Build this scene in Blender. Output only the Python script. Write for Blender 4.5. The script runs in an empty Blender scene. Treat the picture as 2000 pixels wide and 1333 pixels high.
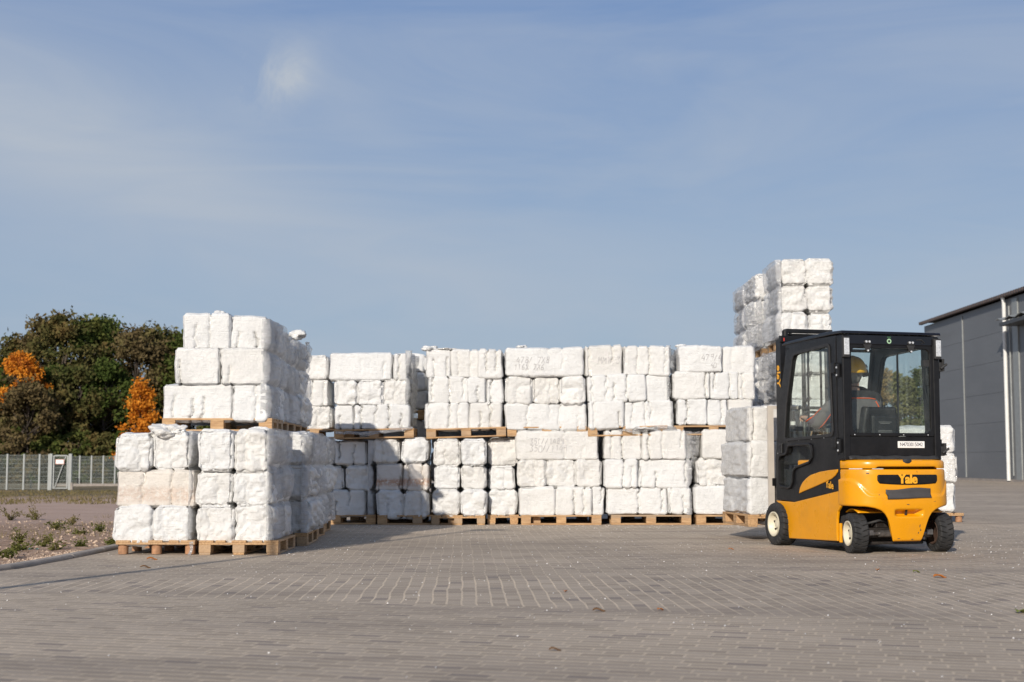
import bpy, bmesh, math, random
import numpy as np
from mathutils import Vector, Matrix
from mathutils.bvhtree import BVHTree

random.seed(7)
RNG = np.random.default_rng(11)
SC = bpy.context.scene
COL = SC.collection
rad = math.radians

# ------------------------------------------------------------------ camera geometry
FOC, CAMH, HORIZON, CY = 2777.8, 0.92, 905.0, 666.5
PITCH = math.atan((HORIZON - CY) / FOC)
CP, SP = math.cos(PITCH), math.sin(PITCH)

def at(u, v, Y):
    """point of the plane at distance Y that the photograph shows at (u, v)"""
    x, y = (u - 1000) / FOC, -(v - CY) / FOC
    d = (x, CP - y * SP, SP + y * CP)
    k = Y / d[1]
    return Vector((d[0] * k, Y, CAMH + d[2] * k))

def on_ground(u, v, z=0.0):
    x, y = (u - 1000) / FOC, -(v - CY) / FOC
    d = (x, CP - y * SP, SP + y * CP)
    k = (z - CAMH) / d[2]
    return Vector((d[0] * k, d[1] * k, z))

SUN_AZ, SUN_EL = rad(19.8), rad(25.0)

# ------------------------------------------------------------------ object bookkeeping
def tag(o, label=None, cat=None, group=None, kind=None):
    if label: o['label'] = label
    if cat: o['category'] = cat
    if group: o['group'] = group
    if kind: o['kind'] = kind
    return o

def empty(name, loc=(0, 0, 0), rz=0.0, label=None, cat=None, group=None, kind=None):
    o = bpy.data.objects.new(name, None)
    o.empty_display_size = 0.1
    COL.objects.link(o)
    o.location = loc
    o.rotation_euler = (0, 0, rz)
    return tag(o, label, cat, group, kind)

class MB:
    def __init__(s):
        s.v, s.f = [], []

    def quad(s, a, b, c, d):
        n = len(s.v); s.v += [tuple(a), tuple(b), tuple(c), tuple(d)]; s.f.append((n, n + 1, n + 2, n + 3))

    def box(s, c, size, rot=None):
        hx, hy, hz = size[0] / 2, size[1] / 2, size[2] / 2
        n = len(s.v)
        for x in (-hx, hx):
            for y in (-hy, hy):
                for z in (-hz, hz):
                    p = Vector((x, y, z))
                    if rot is not None: p = rot @ p
                    s.v.append((p.x + c[0], p.y + c[1], p.z + c[2]))
        for q in ((0, 1, 3, 2), (4, 6, 7, 5), (0, 4, 5, 1), (2, 3, 7, 6), (0, 2, 6, 4), (1, 5, 7, 3)):
            s.f.append(tuple(n + i for i in q))
        return s

    def bar(s, a, b, w, h):
        a, b = Vector(a), Vector(b)
        d = b - a
        q = d.to_track_quat('Z', 'Y').to_matrix()
        return s.box((a + b) / 2, (w, h, d.length), q)

    def prism(s, pts, axis, a0, a1):
        """polygon pts in the two remaining axes, extruded along axis from a0 to a1"""
        n, k = len(s.v), len(pts)
        for a in (a0, a1):
            for p, q in pts:
                s.v.append({'x': (a, p, q), 'y': (p, a, q), 'z': (p, q, a)}[axis])
        s.f.append(tuple(n + i for i in range(k)))
        s.f.append(tuple(n + k + i for i in reversed(range(k))))
        for i in range(k):
            j = (i + 1) % k
            s.f.append((n + i, n + k + i, n + k + j, n + j))
        return s

    def ring(s, outer, inner, axis, a0, a1):
        """frame between two outlines with the same number of points"""
        n, k = len(s.v), len(outer)
        mk = lambda a, p, q: {'x': (a, p, q), 'y': (p, a, q), 'z': (p, q, a)}[axis]
        for a in (a0, a1):
            for o in (outer, inner):
                for p, q in o: s.v.append(mk(a, p, q))
        O0, I0, O1, I1 = n, n + k, n + 2 * k, n + 3 * k
        for i in range(k):
            j = (i + 1) % k
            s.f += [(O0 + i, O0 + j, I0 + j, I0 + i), (O1 + j, O1 + i, I1 + i, I1 + j),
                    (O0 + j, O0 + i, O1 + i, O1 + j), (I0 + i, I0 + j, I1 + j, I1 + i)]
        return s

    def tube(s, path, r, seg=8, cap=True):
        path = [Vector(p) for p in path]
        n0, m = len(s.v), len(path)
        up = Vector((0, 0, 1))
        for i, p in enumerate(path):
            t = (path[min(i + 1, m - 1)] - path[max(i - 1, 0)]).normalized()
            a = t.cross(up)
            if a.length < 1e-3: a = t.cross(Vector((1, 0, 0)))
            a.normalize(); b = a.cross(t).normalized()
            rr = r[i] if isinstance(r, (list, tuple)) else r
            for k in range(seg):
                w = 2 * math.pi * k / seg
                q = p + a * (math.cos(w) * rr) + b * (math.sin(w) * rr)
                s.v.append(tuple(q))
        for i in range(m - 1):
            for k in range(seg):
                k2 = (k + 1) % seg
                s.f.append((n0 + i * seg + k, n0 + i * seg + k2, n0 + (i + 1) * seg + k2, n0 + (i + 1) * seg + k))
        if cap:
            s.f.append(tuple(n0 + k for k in reversed(range(seg))))
            s.f.append(tuple(n0 + (m - 1) * seg + k for k in range(seg)))
        return s

    def grid(s, fn, nu, nv, closed_u=False):
        n = len(s.v)
        for i in range(nu):
            for j in range(nv): s.v.append(tuple(fn(i, j)))
        for i in range(nu if closed_u else nu - 1):
            i2 = (i + 1) % nu
            for j in range(nv - 1):
                s.f.append((n + i * nv + j, n + i2 * nv + j, n + i2 * nv + j + 1, n + i * nv + j + 1))
        return s

    def lathe_x(s, prof, seg=40, wob=None):
        """profile of (x, r) turned about the x axis"""
        def fn(i, j):
            w = 2 * math.pi * i / seg
            x, r = prof[j]
            if wob: r += wob(w, x, r)
            return (x, r * math.cos(w), r * math.sin(w))
        return s.grid(fn, seg, len(prof), True)

    def build(s, name, mat, parent=None, smooth=False, bevel=0.0, bseg=2, angle=30, recalc=True):
        me = bpy.data.meshes.new(name)
        me.from_pydata(s.v, [], s.f)
        if recalc:
            bm = bmesh.new(); bm.from_mesh(me)
            bmesh.ops.recalc_face_normals(bm, faces=bm.faces)
            bm.to_mesh(me); bm.free()
        me.materials.append(mat)
        if smooth: me.shade_smooth()
        o = bpy.data.objects.new(name, me)
        COL.objects.link(o)
        if parent: o.parent = parent
        if bevel:
            b = o.modifiers.new('bevel', 'BEVEL')
            b.width = bevel; b.segments = bseg; b.limit_method = 'ANGLE'; b.angle_limit = rad(angle)
            b.harden_normals = False
        return o

def smooth_by_angle(o, deg=35):
    me = o.data
    me.shade_smooth()
    try: me.set_sharp_from_angle(angle=rad(deg))
    except Exception: pass
    return o

# ------------------------------------------------------------------ materials
class NT:
    def __init__(s, name):
        s.m = bpy.data.materials.new(name); s.m.use_nodes = True
        s.t = s.m.node_tree; s.t.nodes.clear()
        s.out = s.n('ShaderNodeOutputMaterial')

    def n(s, t, **kw):
        x = s.t.nodes.new(t)
        for k, v in kw.items(): setattr(x, k, v)
        return x

    def l(s, a, b): s.t.links.new(a, b)

    def val(s, sock, v):
        if isinstance(v, bpy.types.NodeSocket): s.l(v, sock)
        else: sock.default_value = v

    def math(s, op, a, b=0.0, c=None, clamp=False):
        x = s.n('ShaderNodeMath', operation=op, use_clamp=clamp)
        s.val(x.inputs[0], a); s.val(x.inputs[1], b)
        if c is not None: s.val(x.inputs[2], c)
        return x.outputs[0]

    def mix(s, f, a, b, mode='MIX'):
        x = s.n('ShaderNodeMix', data_type='RGBA', blend_type=mode)
        s.val(x.inputs[0], f); s.val(x.inputs[6], a); s.val(x.inputs[7], b)
        return x.outputs[2]

    def noise(s, vec, scale, detail=3, rough=0.55, dist=0.0):
        x = s.n('ShaderNodeTexNoise'); s.l(vec, x.inputs['Vector'])
        x.inputs['Scale'].default_value = scale; x.inputs['Detail'].default_value = detail
        x.inputs['Roughness'].default_value = rough; x.inputs['Distortion'].default_value = dist
        return x.outputs['Fac']

    def ramp(s, f, stops):
        x = s.n('ShaderNodeValToRGB'); s.l(f, x.inputs[0])
        e = x.color_ramp.elements
        while len(e) < len(stops): e.new(0.5)
        for i, (p, c) in enumerate(stops):
            e[i].position = p
            e[i].color = (c, c, c, 1) if isinstance(c, (int, float)) else (*c, 1)
        return x.outputs[0]

    def mapv(s, vec, loc=(0, 0, 0), rot=(0, 0, 0), scale=(1, 1, 1)):
        x = s.n('ShaderNodeMapping'); s.l(vec, x.inputs[0])
        x.inputs[1].default_value = loc; x.inputs[2].default_value = rot; x.inputs[3].default_value = scale
        return x.outputs[0]

    def bump(s, h, strength=0.3, dist=0.01, normal=None):
        x = s.n('ShaderNodeBump'); s.l(h, x.inputs['Height'])
        x.inputs['Strength'].default_value = strength; x.inputs['Distance'].default_value = dist
        if normal is not None: s.l(normal, x.inputs['Normal'])
        return x.outputs[0]

    def bsdf(s, color, rough=0.6, metal=0.0, normal=None, **kw):
        x = s.n('ShaderNodeBsdfPrincipled')
        s.val(x.inputs['Base Color'], color if isinstance(color, bpy.types.NodeSocket) else (*color, 1))
        s.val(x.inputs['Roughness'], rough); s.val(x.inputs['Metallic'], metal)
        if normal is not None: s.l(normal, x.inputs['Normal'])
        for k, v in kw.items(): s.val(x.inputs[k.replace('_', ' ')], v)
        return x

    def done(s, sh):
        s.l(sh if isinstance(sh, bpy.types.NodeSocket) else sh.outputs[0], s.out.inputs[0]); return s.m

    def coord(s, which='Object'):
        return s.n('ShaderNodeTexCoord').outputs[which]

def simple(name, col, rough=0.5, metal=0.0, var=0.12, scale=6.0, bump=0.0, bscale=60.0, dirt=None, **kw):
    t = NT(name)
    c = t.coord()
    f = t.noise(c, scale, 4, 0.6)
    dark = tuple(x * (1 - var) for x in col); lite = tuple(min(1, x * (1 + var)) for x in col)
    colr = t.ramp(f, [(0.3, dark), (0.7, lite)])
    if dirt:
        df = t.noise(c, 3.0, 6, 0.7)
        colr = t.mix(t.ramp(df, [(0.5, 0.0), (0.75, dirt[0])]), colr, (*dirt[1], 1))
    nrm = t.bump(t.noise(c, bscale, 3), bump, 0.004) if bump else None
    rr = t.ramp(t.noise(c, scale * 3, 3), [(0.3, max(0.02, rough - 0.06)), (0.7, min(1, rough + 0.08))])
    return t.done(t.bsdf(colr, rr, metal, nrm, **kw))

M = {}
def make_bale_mat(name, base, stain=None, tan=0.0):
    t = NT(name)
    c = t.coord()
    inf = t.n('ShaderNodeObjectInfo')
    rnd = inf.outputs['Random']
    off = t.n('ShaderNodeVectorMath', operation='SCALE'); off.inputs[0].default_value = (13.1, 7.7, 19.3); t.l(rnd, off.inputs[3])
    cc = t.n('ShaderNodeVectorMath', operation='ADD'); t.l(c, cc.inputs[0]); t.l(off.outputs[0], cc.inputs[1]); cc = cc.outputs[0]
    n1 = t.noise(cc, 3.2, 5, 0.6)
    col = t.ramp(n1, [(0.3, tuple(x * 0.9 for x in base)), (0.62, base)])
    tint = t.math('MULTIPLY', t.ramp(rnd, [(0.3, 0.0), (1.0, 0.55)]), 1.0)
    col = t.mix(tint, col, (base[0] * 0.96, base[1] * 0.92, base[2] * 0.86, 1))
    sp = t.noise(cc, 26, 3, 0.6)
    col = t.mix(t.ramp(sp, [(0.62, 0.0), (0.74, 0.35)]), col, (0.52, 0.50, 0.47, 1))
    if stain:
        z0, h, sc = stain
        sx = t.n('ShaderNodeSeparateXYZ'); t.l(c, sx.inputs[0])
        b = t.math('SUBTRACT', 1.0, t.math('ABSOLUTE', t.math('DIVIDE', t.math('SUBTRACT', sx.outputs[2], z0), h)), clamp=True)
        sn = t.noise(cc, 22, 5, 0.75)
        msk = t.math('MULTIPLY', t.ramp(b, [(0.0, 0.0), (0.6, 1.0)]), t.ramp(sn, [(0.40, 0.0), (0.52, 1.0)]))
        col = t.mix(t.math('MULTIPLY', msk, sc), col, (0.46, 0.2, 0.07, 1))
    # foam grain and horizontal film creases
    g = t.noise(cc, 48, 4, 0.65)
    b1 = t.bump(g, 0.8, 0.013)
    m = t.noise(cc, 13, 6, 0.72)
    b1 = t.bump(m, 0.42, 0.035, b1)
    lay = t.noise(t.mapv(cc, scale=(1.0, 1.0, 16)), 3.2, 5, 0.7, 0.5)
    b1 = t.bump(lay, 0.36, 0.03, b1)
    vert = t.noise(t.mapv(cc, scale=(7, 7, 1.1)), 3.0, 4, 0.7, 1.2)
    vl = t.ramp(t.math('ABSOLUTE', t.math('SUBTRACT', vert, 0.5)), [(0.0, 0.0), (0.018, 1.0)])
    vm = t.ramp(t.noise(cc, 2.6, 2), [(0.40, 0.0), (0.56, 1.0)])
    b1 = t.bump(t.math('MAXIMUM', vl, vm), 0.30, 0.02, b1)
    film = t.noise(t.mapv(cc, scale=(1.6, 1.6, 22)), 3.0, 4, 0.7, 0.8)
    film2 = t.noise(cc, 7.5, 2, 0.6)
    fh = t.math('ADD', film, t.math('MULTIPLY', film2, 0.8))
    cn = t.bump(fh, 1.0, 0.028)
    mask = t.ramp(t.noise(cc, 1.9, 2, 0.5), [(0.38, 0.08), (0.56, 1.0)])
    strg = t.math('MULTIPLY', mask, t.ramp(rnd, [(0.0, 0.25), (1.0, 1.0)]))
    p = t.bsdf(col, 0.62, 0, b1, Coat_Weight=strg, Coat_Roughness=0.13, Coat_IOR=1.9)
    t.l(cn, p.inputs['Coat Normal'])
    return t.done(p)

M['bale'] = make_bale_mat('bale_foam', (0.745, 0.748, 0.742))
M['bale_tan'] = make_bale_mat('bale_foam_tan', (0.71, 0.665, 0.61))
M['bale_rust'] = make_bale_mat('bale_foam_rust', (0.74, 0.705, 0.67), stain=(-0.075, 0.075, 0.7))
M['bale_ochre'] = make_bale_mat('bale_foam_ochre', (0.73, 0.70, 0.66), stain=(-0.06, 0.11, 0.28))

def make_wood():
    t = NT('pallet_wood')
    c = t.coord()
    inf = t.n('ShaderNodeObjectInfo'); rnd = inf.outputs['Random']
    off = t.n('ShaderNodeVectorMath', operation='SCALE'); off.inputs[0].default_value = (5.1, 9.7, 3.3); t.l(rnd, off.inputs[3])
    cc = t.n('ShaderNodeVectorMath', operation='ADD'); t.l(c, cc.inputs[0]); t.l(off.outputs[0], cc.inputs[1]); cc = cc.outputs[0]
    gr = t.noise(t.mapv(cc, scale=(3, 30, 30)), 2.0, 5, 0.6, 0.4)
    a = t.ramp(gr, [(0.3, (0.30, 0.155, 0.065)), (0.55, (0.52, 0.32, 0.155)), (0.75, (0.62, 0.42, 0.23))])
    col = t.mix(t.ramp(rnd, [(0.0, 0.0), (0.6, 0.25), (1.0, 0.75)]), a, (0.36, 0.27, 0.185, 1))
    d = t.noise(cc, 5, 5, 0.7)
    col = t.mix(t.ramp(d, [(0.55, 0.0), (0.75, 0.5)]), col, (0.19, 0.14, 0.10, 1))
    return t.done(t.bsdf(col, 0.75, 0, t.bump(gr, 0.4, 0.004)))
M['wood'] = make_wood()
M['bark_block'] = simple('pallet_chip_block', (0.36, 0.19, 0.10), 0.8, var=0.35, scale=25, bump=0.5)

def make_pavement():
    t = NT('concrete_pavers')
    P = t.n('ShaderNodeNewGeometry').outputs['Position']
    sx = t.n('ShaderNodeSeparateXYZ'); t.l(P, sx.inputs[0])
    X, Y = sx.outputs[0], sx.outputs[1]
    wob = t.math('MULTIPLY', t.math('SUBTRACT', t.noise(P, 0.6, 2), 0.5), 0.25)
    # front zone: rows turned by 17.7 degrees; its border
    dA = t.math('ADD', t.math('ADD', t.math('MULTIPLY', X, 0.304), t.math('MULTIPLY', Y, 0.953)), wob)
    mA = t.math('LESS_THAN', dA, 8.80)
    dC = t.math('SUBTRACT', Y, t.math('MULTIPLY', X, 0.10))
    mC = t.math('GREATER_THAN', t.math('ADD', dC, wob), 11.72)
    warp = t.n('ShaderNodeTexNoise'); t.l(P, warp.inputs[0]); warp.inputs['Scale'].default_value = 1.3; warp.inputs['Detail'].default_value = 3
    wv = t.n('ShaderNodeVectorMath', operation='SCALE'); wv.inputs[3].default_value = 0.05
    ws = t.n('ShaderNodeVectorMath', operation='SUBTRACT'); t.l(warp.outputs['Color'], ws.inputs[0]); ws.inputs[1].default_value = (0.5, 0.5, 0.5)
    t.l(ws.outputs[0], wv.inputs[0])
    pw = t.n('ShaderNodeVectorMath', operation='ADD'); t.l(P, pw.inputs[0]); t.l(wv.outputs[0], pw.inputs[1])
    def bricks(rot, mortar, width=0.2, soft=0.15, off=0.5):
        b = t.n('ShaderNodeTexBrick'); t.l(t.mapv(pw.outputs[0], rot=(0, 0, rot)), b.inputs['Vector'])
        b.offset = off
        b.inputs['Color1'].default_value = (1, 1, 1, 1); b.inputs['Color2'].default_value = (0, 0, 0, 1)
        b.inputs['Mortar'].default_value = (0.5, 0.5, 0.5, 1)
        b.inputs['Scale'].default_value = 1.0; b.inputs['Mortar Size'].default_value = mortar
        b.inputs['Mortar Smooth'].default_value = soft; b.inputs['Bias'].default_value = 0
        b.inputs['Brick Width'].default_value = width; b.inputs['Row Height'].default_value = 0.1
        return b.outputs['Color'], b.outputs['Fac']
    cA, fA = bricks(rad(17.0), 0.0062)
    cB, fB = bricks(rad(88.0), 0.0075)
    cC, fC = bricks(rad(-2.0), 0.0065)
    fB2 = t.math('MULTIPLY', fB, 1.0)
    sr = t.n('ShaderNodeSeparateXYZ'); t.l(t.mapv(pw.outputs[0], rot=(0, 0, rad(17.0))), sr.inputs[0])
    row = t.math('ABSOLUTE', t.math('SUBTRACT', t.math('FRACT', t.math('MULTIPLY', sr.outputs[1], 10.0)), 0.5))
    row = t.ramp(row, [(0.34, 0.0), (0.41, 0.95)])
    fA = t.math('MAXIMUM', t.math('MULTIPLY', fA, 0.9), t.math('MULTIPLY', row, t.ramp(t.noise(P, 3.0, 3), [(0.35, 0.65), (0.65, 1.0)])))
    def loose_bond(rot, joint, srow):
        q = t.n('ShaderNodeSeparateXYZ'); t.l(t.mapv(pw.outputs[0], rot=(0, 0, rot)), q.inputs[0])
        r = t.math('FLOOR', t.math('MULTIPLY', q.outputs[1], 10.0))
        wn = t.n('ShaderNodeTexWhiteNoise', noise_dimensions='1D'); t.l(r, wn.inputs['W'])
        xx = t.math('ADD', t.math('MULTIPLY', q.outputs[0], 5.0), t.math('ADD', t.math('MULTIPLY', r, 0.5), t.math('MULTIPLY', wn.outputs['Value'], 0.34)))
        e = t.math('ABSOLUTE', t.math('SUBTRACT', t.math('FRACT', xx), 0.5))
        ej = t.ramp(e, [(0.5 - joint * 1.6, 0.0), (0.5 - joint * .7, 1.0)])
        idv = t.n('ShaderNodeCombineXYZ'); t.l(t.math('FLOOR', xx), idv.inputs[0]); t.l(r, idv.inputs[1])
        w2 = t.n('ShaderNodeTexWhiteNoise', noise_dimensions='2D'); t.l(idv.outputs[0], w2.inputs['Vector'])
        return w2.outputs['Value'], ej
    cA, eA = loose_bond(rad(17.0), 0.030, 0)
    fA = t.math('MAXIMUM', t.math('MULTIPLY', eA, 0.85), t.math('MULTIPLY', row, t.ramp(t.noise(P, 3.0, 3), [(0.35, 0.6), (0.65, 1.0)])))
    f = t.mix(mC, t.mix(mA, fB2, fA), fC)
    c = t.mix(mC, t.mix(mA, cB, cA), cC)
    fsep = t.math('MULTIPLY', f, 1.0)
    dust = t.noise(P, 0.35, 5, 0.6)
    dn = t.ramp(dust, [(0.35, 0.78), (0.65, 1.0)])
    fine = t.noise(P, 90, 3, 0.7)
    base = t.ramp(c, [(0.0, (0.345, 0.28, 0.212)), (0.5, (0.43, 0.352, 0.27)), (1.0, (0.47, 0.388, 0.302))])
    base = t.mix(t.ramp(fine, [(0.3, 0.24), (0.7, 0.0)]), base, (0.24, 0.205, 0.18, 1))
    # dark single pavers
    bsep = t.math('LESS_THAN', t.math('MULTIPLY', c, 1.0), 0.06)
    base = t.mix(t.math('MULTIPLY', bsep, 0.6), base, (0.245, 0.205, 0.18, 1))
    mort = t.ramp(t.noise(P, 30, 3), [(0.35, (0.56, 0.45, 0.325)), (0.7, (0.70, 0.58, 0.435))])
    fadeC = t.math('SUBTRACT', 1.0, t.math('MULTIPLY', mC, 0.12))
    col = t.mix(t.math('MULTIPLY', t.math('MULTIPLY', fsep, fadeC), 0.97), base, mort)
    tyre = t.noise(t.mapv(P, rot=(0, 0, rad(6)), scale=(0.22, 1.5, 1)), 1.0, 4, 0.6, 0.5)
    col = t.mix(t.ramp(tyre, [(0.52, 0.0), (0.70, 0.5)]), col, (0.215, 0.175, 0.145, 1))
    col = t.mix(1.0, col, dn, 'MULTIPLY')
    h = t.math('SUBTRACT', t.math('MULTIPLY', fine, 0.3), fsep)
    return t.done(t.bsdf(col, 0.85, 0, t.bump(h, 0.55, 0.006)))
M['pave'] = make_pavement()

def make_field():
    t = NT('field_soil')
    P = t.n('ShaderNodeNewGeometry').outputs['Position']
    sx = t.n('ShaderNodeSeparateXYZ'); t.l(P, sx.inputs[0])
    Yw = t.math('ADD', sx.outputs[1], t.math('MULTIPLY', t.math('SUBTRACT', t.noise(P, 0.35, 3), 0.5), 7.0))
    soil = t.ramp(t.noise(P, 0.8, 6, 0.7), [(0.3, (0.40, 0.275, 0.21)), (0.7, (0.50, 0.36, 0.285))])
    grav = t.ramp(t.noise(P, 9, 5, 0.75), [(0.33, (0.17, 0.105, 0.06)), (0.5, (0.36, 0.235, 0.16)), (0.64, (0.47, 0.335, 0.25)), (0.78, (0.60, 0.49, 0.40))])
    near = t.ramp(t.math('DIVIDE', Yw, 60), [(0.38, 1.0), (0.43, 0.0)])
    col = t.mix(near, soil, grav)
    far = t.ramp(t.math('DIVIDE', Yw, 60), [(0.78, 0.0), (0.9, 1.0)])
    gr = t.ramp(t.noise(P, 1.5, 5, 0.7), [(0.35, (0.10, 0.085, 0.035)), (0.65, (0.21, 0.15, 0.08))])
    col = t.mix(far, col, gr)
    return t.done(t.bsdf(col, 0.95, 0, t.bump(t.noise(P, 14, 5, 0.7), 0.8, 0.05)))
M['field'] = make_field()
M['base_ground'] = simple('dry_ground', (0.17, 0.14, 0.085), 0.95, var=0.3, scale=0.2)
M['kerb'] = simple('kerb_concrete', (0.30, 0.265, 0.235), 0.9, var=0.2, scale=5, bump=0.4)
M['stone'] = simple('gravel_stone', (0.46, 0.35, 0.265), 0.9, var=0.5, scale=2.5)
M['foam'] = simple('foam_crumb', (0.82, 0.82, 0.81), 0.7, var=0.08, scale=8)
M['yellow'] = simple('machine_yellow', (0.76, 0.318, 0.002), 0.30, var=0.05, scale=2.5, bump=0.04, bscale=140, dirt=(0.34, (0.40, 0.20, 0.05)), Coat_Weight=0.15, Coat_Roughness=0.06)
M['yellow_mark'] = simple('lettering_yellow', (0.85, 0.40, 0.02), 0.4, var=0.03)
M['black'] = simple('cab_black', (0.010, 0.010, 0.011), 0.38, var=0.3, scale=8, bump=0.05, dirt=(0.12, (0.05, 0.047, 0.044)), Specular_IOR_Level=0.3)
M['black_gloss'] = simple('roof_black', (0.008, 0.008, 0.011), 0.16, var=0.2)
M['black_matt'] = simple('black_plastic', (0.026, 0.026, 0.027), 0.65, var=0.3, scale=20, bump=0.3, bscale=200)
M['tape'] = simple('dark_tape', (0.058, 0.054, 0.054), 0.6, var=0.12, scale=9, bump=0.1)
M['rubber'] = simple('tyre_rubber', (0.020, 0.020, 0.021), 0.75, var=0.35, scale=9, bump=0.25, dirt=(0.35, (0.07, 0.062, 0.055)))
M['cream'] = simple('rim_cream', (0.66, 0.61, 0.47), 0.45, var=0.08, scale=10, dirt=(0.3, (0.35, 0.30, 0.22)))
M['steel'] = simple('worn_steel', (0.20, 0.19, 0.185), 0.42, 0.7, var=0.4, scale=18, bump=0.2)
M['grease'] = simple('greasy_steel', (0.035, 0.03, 0.027), 0.5, 0.3, var=0.5, scale=18, bump=0.4)
M['rust_rim'] = simple('rusty_brake_drum', (0.06, 0.035, 0.025), 0.7, 0.1, var=0.4, scale=20)
M['beige_steel'] = simple('beige_steel', (0.55, 0.50, 0.44), 0.55, var=0.1, scale=6)
M['white_label'] = simple('white_label', (0.82, 0.82, 0.80), 0.5, var=0.03)
M['ink'] = simple('label_ink', (0.03, 0.03, 0.05), 0.6, var=0.1)
M['lens'] = simple('lamp_lens', (0.62, 0.64, 0.66), 0.25, 0.2, var=0.25, scale=70, bump=0.6, bscale=110)
M['green_badge'] = simple('pale_green_badge', (0.36, 0.56, 0.36), 0.45, var=0.05)
M['red_mark'] = simple('red_mark', (0.5, 0.04, 0.03), 0.5, var=0.1)
M['seat'] = simple('seat_vinyl', (0.022, 0.022, 0.023), 0.5, var=0.25, scale=12)
M['grey_print'] = simple('grey_print', (0.16, 0.16, 0.16), 0.5, var=0.1)
M['helmet'] = simple('helmet_yellow', (0.86, 0.47, 0.015), 0.35, var=0.04)
M['skin'] = simple('skin', (0.55, 0.33, 0.24), 0.55, var=0.08)
M['hair'] = simple('grey_hair', (0.30, 0.28, 0.26), 0.8, var=0.2, scale=40)
M['jacket'] = simple('work_jacket_grey', (0.13, 0.125, 0.13), 0.85, var=0.15, scale=14, bump=0.5, bscale=24)
M['jacket_black'] = simple('work_jacket_black', (0.022, 0.022, 0.024), 0.85, var=0.2, scale=14)
M['orange'] = simple('orange_piping', (0.75, 0.12, 0.03), 0.7, var=0.05)
M['trousers'] = simple('work_trousers', (0.05, 0.05, 0.055), 0.85, var=0.2)
M['pencil'] = simple('grey_handwriting', (0.50, 0.49, 0.49), 0.8, var=0.2, scale=40)
M['galv'] = simple('galvanised_steel', (0.30, 0.315, 0.31), 0.5, 0.25, var=0.1, scale=4)
M['wire'] = simple('fence_wire', (0.20, 0.225, 0.21), 0.5, 0.3, var=0.1)
M['white_pipe'] = simple('white_pipe', (0.74, 0.74, 0.72), 0.5, var=0.06, scale=3)
M['pole'] = simple('lamp_pole', (0.45, 0.46, 0.46), 0.5, 0.3, var=0.1)
M['gutter'] = simple('brown_gutter', (0.075, 0.055, 0.05), 0.5, var=0.2, scale=2)
M['bark'] = simple('tree_bark', (0.075, 0.058, 0.045), 0.9, var=0.35, scale=6, bump=0.5, bscale=14)

def make_cladding():
    t = NT('grey_cladding')
    P = t.n('ShaderNodeNewGeometry').outputs['Position']
    n = t.noise(t.mapv(P, scale=(1, 0.15, 0.6)), 1.0, 4, 0.6)
    col = t.ramp(n, [(0.3, (0.128, 0.134, 0.142)), (0.7, (0.160, 0.166, 0.174))])
    w = t.n('ShaderNodeTexWave', wave_type='BANDS', bands_direction='Y'); t.l(P, w.inputs[0]); w.inputs['Scale'].default_value = 1.6
    return t.done(t.bsdf(col, 0.5, 0.0, t.bump(w.outputs['Fac'], 0.06, 0.01)))
M['clad'] = make_cladding()
M['dark_clad'] = simple('dark_sheet', (0.05, 0.052, 0.055), 0.5, var=0.1)

def make_glass():
    t = NT('cab_glass')
    c = t.coord()
    tr = t.n('ShaderNodeBsdfTransparent'); tr.inputs[0].default_value = (0.92, 0.945, 0.93, 1)
    gl = t.n('ShaderNodeBsdfGlossy'); gl.inputs['Roughness'].default_value = 0.02
    df = t.n('ShaderNodeBsdfDiffuse'); df.inputs[0].default_value = (0.5, 0.5, 0.48, 1)
    lw = t.n('ShaderNodeLayerWeight'); lw.inputs[0].default_value = 0.5
    fr = t.math('ADD', t.math('MULTIPLY', t.math('POWER', lw.outputs['Facing'], 4.0), 0.6), 0.025)
    m1 = t.n('ShaderNodeMixShader'); t.l(fr, m1.inputs[0]); t.l(tr.outputs[0], m1.inputs[1]); t.l(gl.outputs[0], m1.inputs[2])
    dirt = t.noise(t.mapv(c, scale=(1, 1, 0.4)), 5, 6, 0.75, 0.4)
    m2 = t.n('ShaderNodeMixShader'); t.l(t.ramp(dirt, [(0.45, 0.004), (0.8, 0.05)]), m2.inputs[0])
    t.l(m1.outputs[0], m2.inputs[1]); t.l(df.outputs[0], m2.inputs[2])
    return t.done(m2)
M['glass'] = make_glass()

def make_film():
    t = NT('clear_stretch_film')
    c = t.coord()
    wr = t.noise(t.mapv(c, scale=(3, 3, 9)), 3.5, 4, 0.7, 0.8)
    nm = t.bump(wr, 1.0, 0.05)
    tr = t.n('ShaderNodeBsdfTransparent'); tr.inputs[0].default_value = (0.93, 0.93, 0.93, 1)
    gl = t.n('ShaderNodeBsdfGlossy'); gl.inputs['Roughness'].default_value = 0.18; t.l(nm, gl.inputs['Normal'])
    df = t.n('ShaderNodeBsdfDiffuse'); df.inputs[0].default_value = (0.78, 0.78, 0.78, 1); t.l(nm, df.inputs['Normal'])
    m0 = t.n('ShaderNodeMixShader'); m0.inputs[0].default_value = 0.45; t.l(df.outputs[0], m0.inputs[1]); t.l(gl.outputs[0], m0.inputs[2])
    m1 = t.n('ShaderNodeMixShader'); t.l(t.ramp(wr, [(0.35, 0.15), (0.7, 0.6)]), m1.inputs[0])
    t.l(tr.outputs[0], m1.inputs[1]); t.l(m0.outputs[0], m1.inputs[2])
    return t.done(m1)
M['film'] = make_film()
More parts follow.
